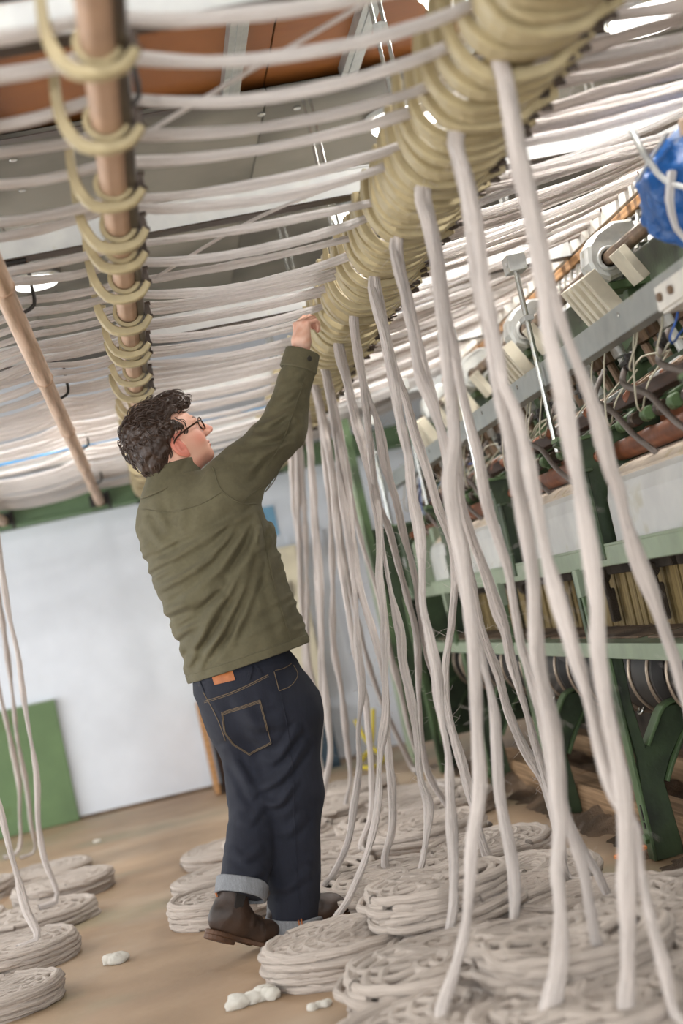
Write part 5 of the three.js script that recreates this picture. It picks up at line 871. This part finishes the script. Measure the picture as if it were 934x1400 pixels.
function boot(mat4, label, bend = 0) {
  const flex = (g) => { const p = g.attributes.position, n = g.attributes.normal; for (let i = 0; i < p.count; i++) { const x = p.getX(i), y = p.getY(i), t = bend * smooth(0.165, 0.215, x); if (t) { const c = Math.cos(t), s = Math.sin(t), a = x - 0.185, b = y - 0.004; p.setXY(i, 0.185 + a * c - b * s, 0.004 + a * s + b * c); const nx = n.getX(i), ny = n.getY(i); n.setXY(i, nx * c - ny * s, nx * s + ny * c); } } return g; };
  const g = part('boot', flex(surface(bootUpper, V(-0.02, 0.01, -0.07), V(0.31, 0.21, 0.07), 0.004)), PM.boot, man, label);
  const so = (pts, depth, y) => plate(pts, depth, 0, 0, 0, 0.003).rotateX(Math.PI / 2).translate(0, y, 0);
  const fine = (() => { const c = new THREE.CatmullRomCurve3(soleOutline.map((p) => V(p[0], p[1], 0)), true); return c.getSpacedPoints(48).slice(0, 48).map((p) => [p.x, p.y]); })();
  part('sole', flex(so(fine, 0.016, 0.02)), PM.sole, g); part('heel_block', so(fine.filter((p) => p[0] < 0.09), 0.017, 0.006), PM.sole, g);
  for (const s of [-1, 1]) part('elastic_gore', plate([[-0.02, 0.162], [0.02, 0.163], [0.015, 0.105], [0.0, 0.09], [-0.015, 0.105]], 0.007, 0.062, 0, s * 0.0515, 0.002).rotateX(s * -0.03), PM.elastic, g);
  part('pull_tab', tube([V(0.008, 0.125, 0), V(-0.004, 0.145, 0), V(0.0, 0.165, 0), V(0.01, 0.155, 0)], 0.006, { sides: 6, step: 0.01, flat: 0.4 }), PM.leatherPatch, g);
  part('welt_stitch', flex(tube(fine.map((p) => V(p[0] * 0.985 + 0.002, 0.0215, p[1] * 0.95)), 0.0012, { sides: 4, closed: true, step: 0.02 })), PM.thread, g);
  g.applyMatrix4(mat4);
  return g;
}
const bootPose = (heel, yaw, pitch) => new THREE.Matrix4().makeTranslation(heel.x, heel.y, heel.z).multiply(new THREE.Matrix4().makeRotationY(yaw)).multiply(new THREE.Matrix4().makeRotationZ(-pitch));
boot(bootPose(V(-0.068, 0.094, -4.9), 0.45, 0.52), 'left boot with raised heel', 0.52);
boot(bootPose(V(0.135, 0.012, -5.03), 0.12, 0.0), 'right boot flat on the floor');
// ---- head, in a frame with the face towards +x, his right towards +z
const skinBase = lin('#d6a189'), skinRed = lin('#c47a66'), skinLip = lin('#b0625a'), skinPale = lin('#dfb49e'), brow = lin('#4b3426'), eyeWhite = lin('#d8d2cc'), iris = lin('#3a2c22');
function headField(x, y, z) {
  const az = Math.abs(z);
  let d = ell(x, y, z, -0.016, 0.028, 0, 0.098, 0.09, 0.076);
  d = smin(d, ell(x, y, z, 0.032, -0.025, 0, 0.062, 0.085, 0.062), 0.04);
  d = smin(d, ell(x, y, z, 0.035, -0.078, 0, 0.053, 0.036, 0.05), 0.03);       // jaw
  d = smin(d, ell(x, y, z, 0.076, -0.096, 0, 0.02, 0.018, 0.022), 0.02);        // chin
  d = smin(d, ell(x, y, az, 0.058, -0.035, 0.042, 0.026, 0.026, 0.018), 0.025); // cheek
  d = smin(d, ell(x, y, az, 0.074, 0.022, 0.028, 0.018, 0.011, 0.026), 0.018);  // brow
  d = smax(d, -ell(x, y, az, 0.098, 0.0, 0.031, 0.02, 0.014, 0.02), 0.012);     // eye hollow
  d = smin(d, ell(x, y, az, 0.072, 0.0, 0.031, 0.0145, 0.0125, 0.0145), 0.003); // eyeball
  d = smin(d, ell(x, y, az, 0.075, 0.008, 0.031, 0.0145, 0.006, 0.016), 0.004); // lid
  d = smin(d, capsule(x, y, z, V(0.092, 0.014, 0), V(0.121, -0.026, 0), 0.0085, 0.0115), 0.013); // nose
  d = smin(d, ell(x, y, az, 0.106, -0.032, 0.011, 0.012, 0.009, 0.008), 0.008);
  d = smin(d, ell(x, y, z, 0.092, -0.058, 0, 0.011, 0.0075, 0.024), 0.007);      // lips
  d = smin(d, ell(x, y, z, 0.09, -0.07, 0, 0.011, 0.0075, 0.021), 0.006);
  d = smax(d, -capsule(x, y, az, V(0.104, -0.064, 0), V(0.09, -0.0645, 0.026), 0.0018, 0.001), 0.003);
  // ear: a tilted shell with a rim and a hollow
  const ex = x + 0.008 + (y + 0.035) * 0.22, ey = y + 0.035, ez = az - 0.077 - 0.25 * (-ex) * 0.8;
  let ear = ell(ex, ey, ez, 0, 0, 0, 0.02, 0.034, 0.011);
  ear = smax(ear, -ell(ex, ey, ez, 0.003, 0.003, 0.012, 0.012, 0.022, 0.011), 0.005);
  ear = smin(ear, ell(ex, ey, ez, 0.004, -0.028, 0.001, 0.010, 0.012, 0.007), 0.006);
  ear = smin(ear, ell(ex, ey, ez, 0.013, -0.002, 0.003, 0.005, 0.009, 0.006), 0.005);
  d = smin(d, ear, 0.008);
  d = smin(d, capsule(x, y, z, V(-0.028, -0.05, 0), V(-0.095, -0.2, 0), 0.06, 0.064), 0.03); // neck
  d = smin(d, ell(x, y, z, 0.005, -0.098, 0, 0.04, 0.026, 0.042), 0.025); // throat under the jaw
  return d;
}
function headColor(x, y, z) {
  const az = Math.abs(z);
  let c = mixc(skinBase, skinPale, clamp(0.5 + noise(x * 30, y * 30, z * 30), 0, 1) * 0.5);
  c = mixc(c, skinRed, 0.75 * Math.exp(-(((x - 0.065) / 0.03) ** 2 + ((y + 0.035) / 0.026) ** 2)));
  c = mixc(c, skinRed, 0.6 * smooth(0.104, 0.122, x) * smooth(-0.05, -0.035, y));
  c = mixc(c, skinRed, 0.5 * smooth(-0.075, -0.11, y));
  if (az > 0.073 && x < 0.03 && x > -0.045 && y < 0.01 && y > -0.085) c = mixc(c, lin('#bf6552'), 0.8);
  const lip = Math.min(ell(x, y, z, 0.094, -0.058, 0, 0.014, 0.0072, 0.024), ell(x, y, z, 0.092, -0.071, 0, 0.014, 0.0072, 0.021)); if (lip < 0 && x > 0.084) c = mixc(c, skinLip, 0.8);
  if (ell(x, y, az, 0.083, 0.0275, 0.032, 0.018, 0.0055, 0.022) < 0) c = mixc(c, brow, 0.85);
  if (ell(x, y, az, 0.0845, -0.0005, 0.031, 0.0075, 0.0058, 0.0125) < 0) c = Math.hypot(y + 0.0005, az - 0.031) < 0.0058 ? iris : eyeWhite;
  return c;
}
const yaw = 0.2, pitch = 0.31, HEAD = V(0.157, 1.622, -5.03);
const F0 = V(Math.cos(yaw), 0, -Math.sin(yaw)), FW = F0.clone().multiplyScalar(Math.cos(pitch)).add(V(0, Math.sin(pitch), 0)), UPV = V(0, Math.cos(pitch), 0).addScaledVector(F0, -Math.sin(pitch)), RT = V(Math.sin(yaw), 0, Math.cos(yaw));
const headM = new THREE.Matrix4().makeBasis(FW, UPV, RT).setPosition(HEAD).scale(V(1.07, 1.02, 1.03));
const headGeo = surface(headField, V(-0.2, -0.25, -0.115), V(0.14, 0.135, 0.115), 0.0027, headColor).applyMatrix4(headM);
// ---- right hand: wrist at the origin, fingers up +y, palm towards +x, little finger towards +z
const FING = [[-0.033, 0.0088, 0.040, 0.026, 0.021, 0.15], [-0.011, 0.0092, 0.043, 0.029, 0.022, 0.0], [0.011, 0.0088, 0.040, 0.027, 0.021, -0.1], [0.031, 0.0076, 0.032, 0.021, 0.018, -0.25]].map(([z, r, l1, l2, l3, c]) => {
  const b = V(0.004, 0.088 - Math.abs(z) * 0.15, z), a1 = 0.62 + c, p = b.clone().add(V(Math.cos(a1) * l1, Math.sin(a1) * l1, -z * 0.12)), a2 = a1 - 1.15, q = p.clone().add(V(Math.cos(a2) * l2, Math.sin(a2) * l2, -z * 0.1)), a3 = a2 - 0.75, e = q.clone().add(V(Math.cos(a3) * l3, Math.sin(a3) * l3, -z * 0.06));
  return { b, p, q, e, r };
});
function handField(x, y, z) {
  let d = smin(capsule(x, y, z, V(0.0, 0.03, -0.018), V(0.002, 0.078, -0.026), 0.017, 0.0145), capsule(x, y, z, V(0.0, 0.03, 0.016), V(0.002, 0.075, 0.024), 0.016, 0.0125), 0.02);
  d = smin(d, capsule(x, y, z, V(0.001, 0.02, 0), V(0.002, 0.08, 0), 0.018, 0.0145), 0.02);
  d = smin(d, capsule(x, y, z, V(0, -0.06, 0.001), V(0, 0.02, 0), 0.029, 0.025), 0.03);      // wrist
  d = smin(d, ell(x, y, z, 0.012, 0.032, -0.026, 0.014, 0.026, 0.014), 0.015);               // ball of the thumb
  for (const f of FING) {
    let g = smin(capsule(x, y, z, f.b, f.p, f.r * 1.1, f.r), capsule(x, y, z, f.p, f.q, f.r * 1.02, f.r * 0.92), 0.004);
    g = smin(g, capsule(x, y, z, f.q, f.e, f.r * 0.94, f.r * 0.78), 0.003);
    g = smin(g, ell(x, y, z, f.b.x - 0.004, f.b.y, f.b.z, f.r * 1.15, f.r * 1.15, f.r * 1.05), 0.006);   // knuckle
    d = smin(d, g, 0.006);
  }
  const t = smin(capsule(x, y, z, V(0.012, 0.03, -0.034), V(0.034, 0.062, -0.054), 0.0125, 0.0102), capsule(x, y, z, V(0.034, 0.062, -0.054), V(0.062, 0.078, -0.046), 0.0102, 0.008), 0.004);
  d = smin(d, t, 0.008);
  for (let k = -1; k < 3; k++) d += 0.0013 * Math.exp(-(((z - k * 0.021 + 0.0105) / 0.003) ** 2)) * smooth(0.04, 0.075, y) * (x < 0.002 ? 1 : 0);
  return d;
}
const handColor = (x, y, z) => { let c = mixc(lin('#d8a48c'), lin('#e0b7a2'), clamp(0.5 + noise(x * 60, y * 60, z * 60), 0, 1)); for (const f of FING) { c = mixc(c, lin('#c9806a'), 0.6 * Math.exp(-((Math.hypot(x - f.b.x, y - f.b.y, z - f.b.z) / 0.012) ** 2)) + 0.6 * Math.exp(-((Math.hypot(x - f.p.x, y - f.p.y, z - f.p.z) / 0.009) ** 2)) + 0.45 * Math.exp(-((Math.hypot(x - f.e.x, y - f.e.y, z - f.e.z) / 0.012) ** 2))); } return c; };
const handUp = V(0.24, 0.97, 0.0).normalize(), palmN = V(0.80, -0.2, -0.56).addScaledVector(handUp, -V(0.80, -0.2, -0.56).dot(handUp)).normalize();
const handM = new THREE.Matrix4().makeBasis(palmN, handUp, palmN.clone().cross(handUp)).setPosition(0.634, 1.832, -5.045);
const handGeo = surface(handField, V(-0.035, -0.07, -0.085), V(0.1, 0.15, 0.06), 0.0024, handColor).applyMatrix4(handM);
// the body under the clothes: trunk, arms and legs in one surface with the neck and the wrist
const coreField = (x, y, z) => {
  let d = smax(torso(x, y, z, -0.05) * 1.0, y - 1.47, 0.03); d = smax(d, 0.97 - y, 0.02); d = smin(d, capsule(x, y, z, V(0.24, 1.05, -5.035), V(0.255, 0.78, -5.035), 0.1, 0.1), 0.06);
  d = smin(d, capsule(x, y, z, V(0.24, 1.41, -4.97), ELB, 0.06, 0.045), 0.04); d = smin(d, capsule(x, y, z, ELB, V(0.634, 1.815, -5.045), 0.043, 0.028), 0.02);
  d = smin(d, capsule(x, y, z, SHL, ELBL, 0.055, 0.045), 0.04); d = smin(d, capsule(x, y, z, ELBL, WRL, 0.043, 0.03), 0.02);
  d = smin(d, capsule(x, y, z, WRL, V(0.40, 1.15, -5.3), 0.03, 0.035), 0.02);
  d = smin(d, capsule(x, y, z, V(0.13, 1.40, -5.035), V(0.125, 1.50, -5.035), 0.075, 0.06), 0.03);
  d = smin(d, smin(capsule(x, y, z, V(0.31, 0.8, -5.01), RK, 0.085, 0.06), capsule(x, y, z, RK, RA, 0.058, 0.04), 0.03), 0.04);
  return smin(d, smin(capsule(x, y, z, V(0.22, 0.8, -5.07), LK, 0.08, 0.055), capsule(x, y, z, LK, V(0.115, 0.28, -4.97), 0.055, 0.045), 0.03), 0.04);
};
part('body', [headGeo, handGeo, surface(coreField, V(-0.06, 0.02, -5.4), V(0.74, 1.86, -4.85), 0.013, () => skinBase)], PM.skin, man);
// ---- hair
function scalp(x, y, z) {
  const az = Math.abs(z);
  let d = ell(x, y, z, -0.022, 0.036, 0, 0.118, 0.104, 0.093);
  d = smin(d, ell(x, y, z, 0.045, 0.09, 0, 0.062, 0.038, 0.066), 0.04);         // fuller on top and over the forehead
  d = smin(d, ell(x, y, z, -0.075, -0.02, 0, 0.05, 0.08, 0.068), 0.04);
  // face and ears stay free, the nape is cut short
  d = smax(d, -smax(smax(0.045 - x - 0.25 * smooth(0.02, 0.06, y) * 0.1, y - 0.066, 0.02), -(az + 0.2), 0.01), 0.015);
  d = smax(d, -ell(x, y, az, 0.012, -0.048, 0.085, 0.042, 0.055, 0.032), 0.012);
  d = smax(d, -0.105 - y + 0.4 * Math.max(0, x + 0.03), 0.015);
  return d;
}
const hairField = (x, y, z) => { const top = smooth(-0.02, 0.07, y); return scalp(x, y, z) + 0.004 - (0.006 + 0.008 * top) * noise(x * 34, y * 30, z * 34) - (0.003 + 0.004 * top) * noise(x * 80 + 5, y * 70, z * 80) - 0.004 * Math.sin(x * 190 + 40 * noise(x * 20, y * 20, z * 20)) * top * 0.6; };
const hairParts = [surface(hairField, V(-0.17, -0.13, -0.12), V(0.14, 0.17, 0.12), 0.003)];
seed(404);
function pull(p) { for (let i = 0; i < 4; i++) { const e = 0.002, d = scalp(p.x, p.y, p.z), gx = scalp(p.x + e, p.y, p.z) - d, gy = scalp(p.x, p.y + e, p.z) - d, gz = scalp(p.x, p.y, p.z + e) - d, l = Math.hypot(gx, gy, gz) || 1; p.x -= gx / l * d; p.y -= gy / l * d; p.z -= gz / l * d; p.n = V(gx / l, gy / l, gz / l); } return p; }
for (let i = 0; i < 520; i++) {
  const u = rr(-1, 1), a = rr(0, 6.283), p0 = pull(V(-0.02 + Math.sqrt(1 - u * u) * Math.cos(a) * 0.12, 0.035 + u * 0.11, Math.sqrt(1 - u * u) * Math.sin(a) * 0.095));
  if (p0.y < -0.085 || (p0.x > 0.05 && p0.y < 0.07) || !p0.n) continue;
  const top = smooth(0.0, 0.09, p0.y);
  // combed from the crown forwards on top, downwards at the back and sides
  let dir = V(lerp(-0.15, 0.9, top), lerp(-1, 0.1, top), rr(-0.5, 0.5) * top); dir.addScaledVector(p0.n, -dir.dot(p0.n)).normalize();
  const side = dir.clone().cross(p0.n), L = lerp(0.02, 0.042, top) * rr(0.7, 1.3), curl = lerp(0.002, 0.009, top) * rr(0.6, 1.4), ph = rr(0, 6.28), pts = [];
  for (let k = 0; k <= 6; k++) { const t = k / 6, q = p0.clone().addScaledVector(dir, L * t).addScaledVector(side, curl * Math.sin(ph + t * 5)); pull(q); q.addScaledVector(q.n, 0.001 + curl * 0.9 * (0.5 + 0.5 * Math.cos(ph + t * 5)) + 0.004 * t * top); pts.push(q); }
  const r0 = rr(0.0016, 0.0034);
  hairParts.push(tube(pts, (s, q, len) => r0 * (1.05 - 0.75 * s / (len || 1)), { sides: 5, step: 0.007, flat: 0.7 }));
}
part('hair', join(hairParts).applyMatrix4(headM), PM.hair, man);
// ---- glasses
{
  const rim = (s) => { const pts = ring(0, 0, 1, 20).map(([a, b]) => V(0.101 - 0.004 * a * a, 0.0 + b * 0.0195, s * 0.033 + a * 0.024)); return tube(pts, 0.0026, { sides: 6, closed: true, step: 0.005 }); };
  const temple = (s) => tube([V(0.096, 0.008, s * 0.058), V(0.085, 0.009, s * 0.069), V(0.04, 0.004, s * 0.079), V(0.0, -0.004, s * 0.084), V(-0.018, -0.016, s * 0.084), V(-0.026, -0.036, s * 0.082)], 0.0028, { sides: 6, step: 0.008 });
  const gl = part('glasses', join([rim(1), rim(-1), temple(1), temple(-1), tube([V(0.102, 0.004, -0.01), V(0.106, 0.008, 0), V(0.102, 0.004, 0.01)], 0.0024, { sides: 6, step: 0.004 })]).applyMatrix4(headM), PM.tortoise, man, 'thin tortoiseshell glasses');
  for (const s of [1, -1]) part('lens', plate(ring(0, 0, 1, 24).map(([a, b]) => [a * 0.0235, b * 0.019]), 0.0016, 0, 0, 0, 0.0004).rotateY(Math.PI / 2).translate(0.0985, 0, s * 0.033).applyMatrix4(headM), PM.glass, gl);
}

renderer.render(scene, camera);
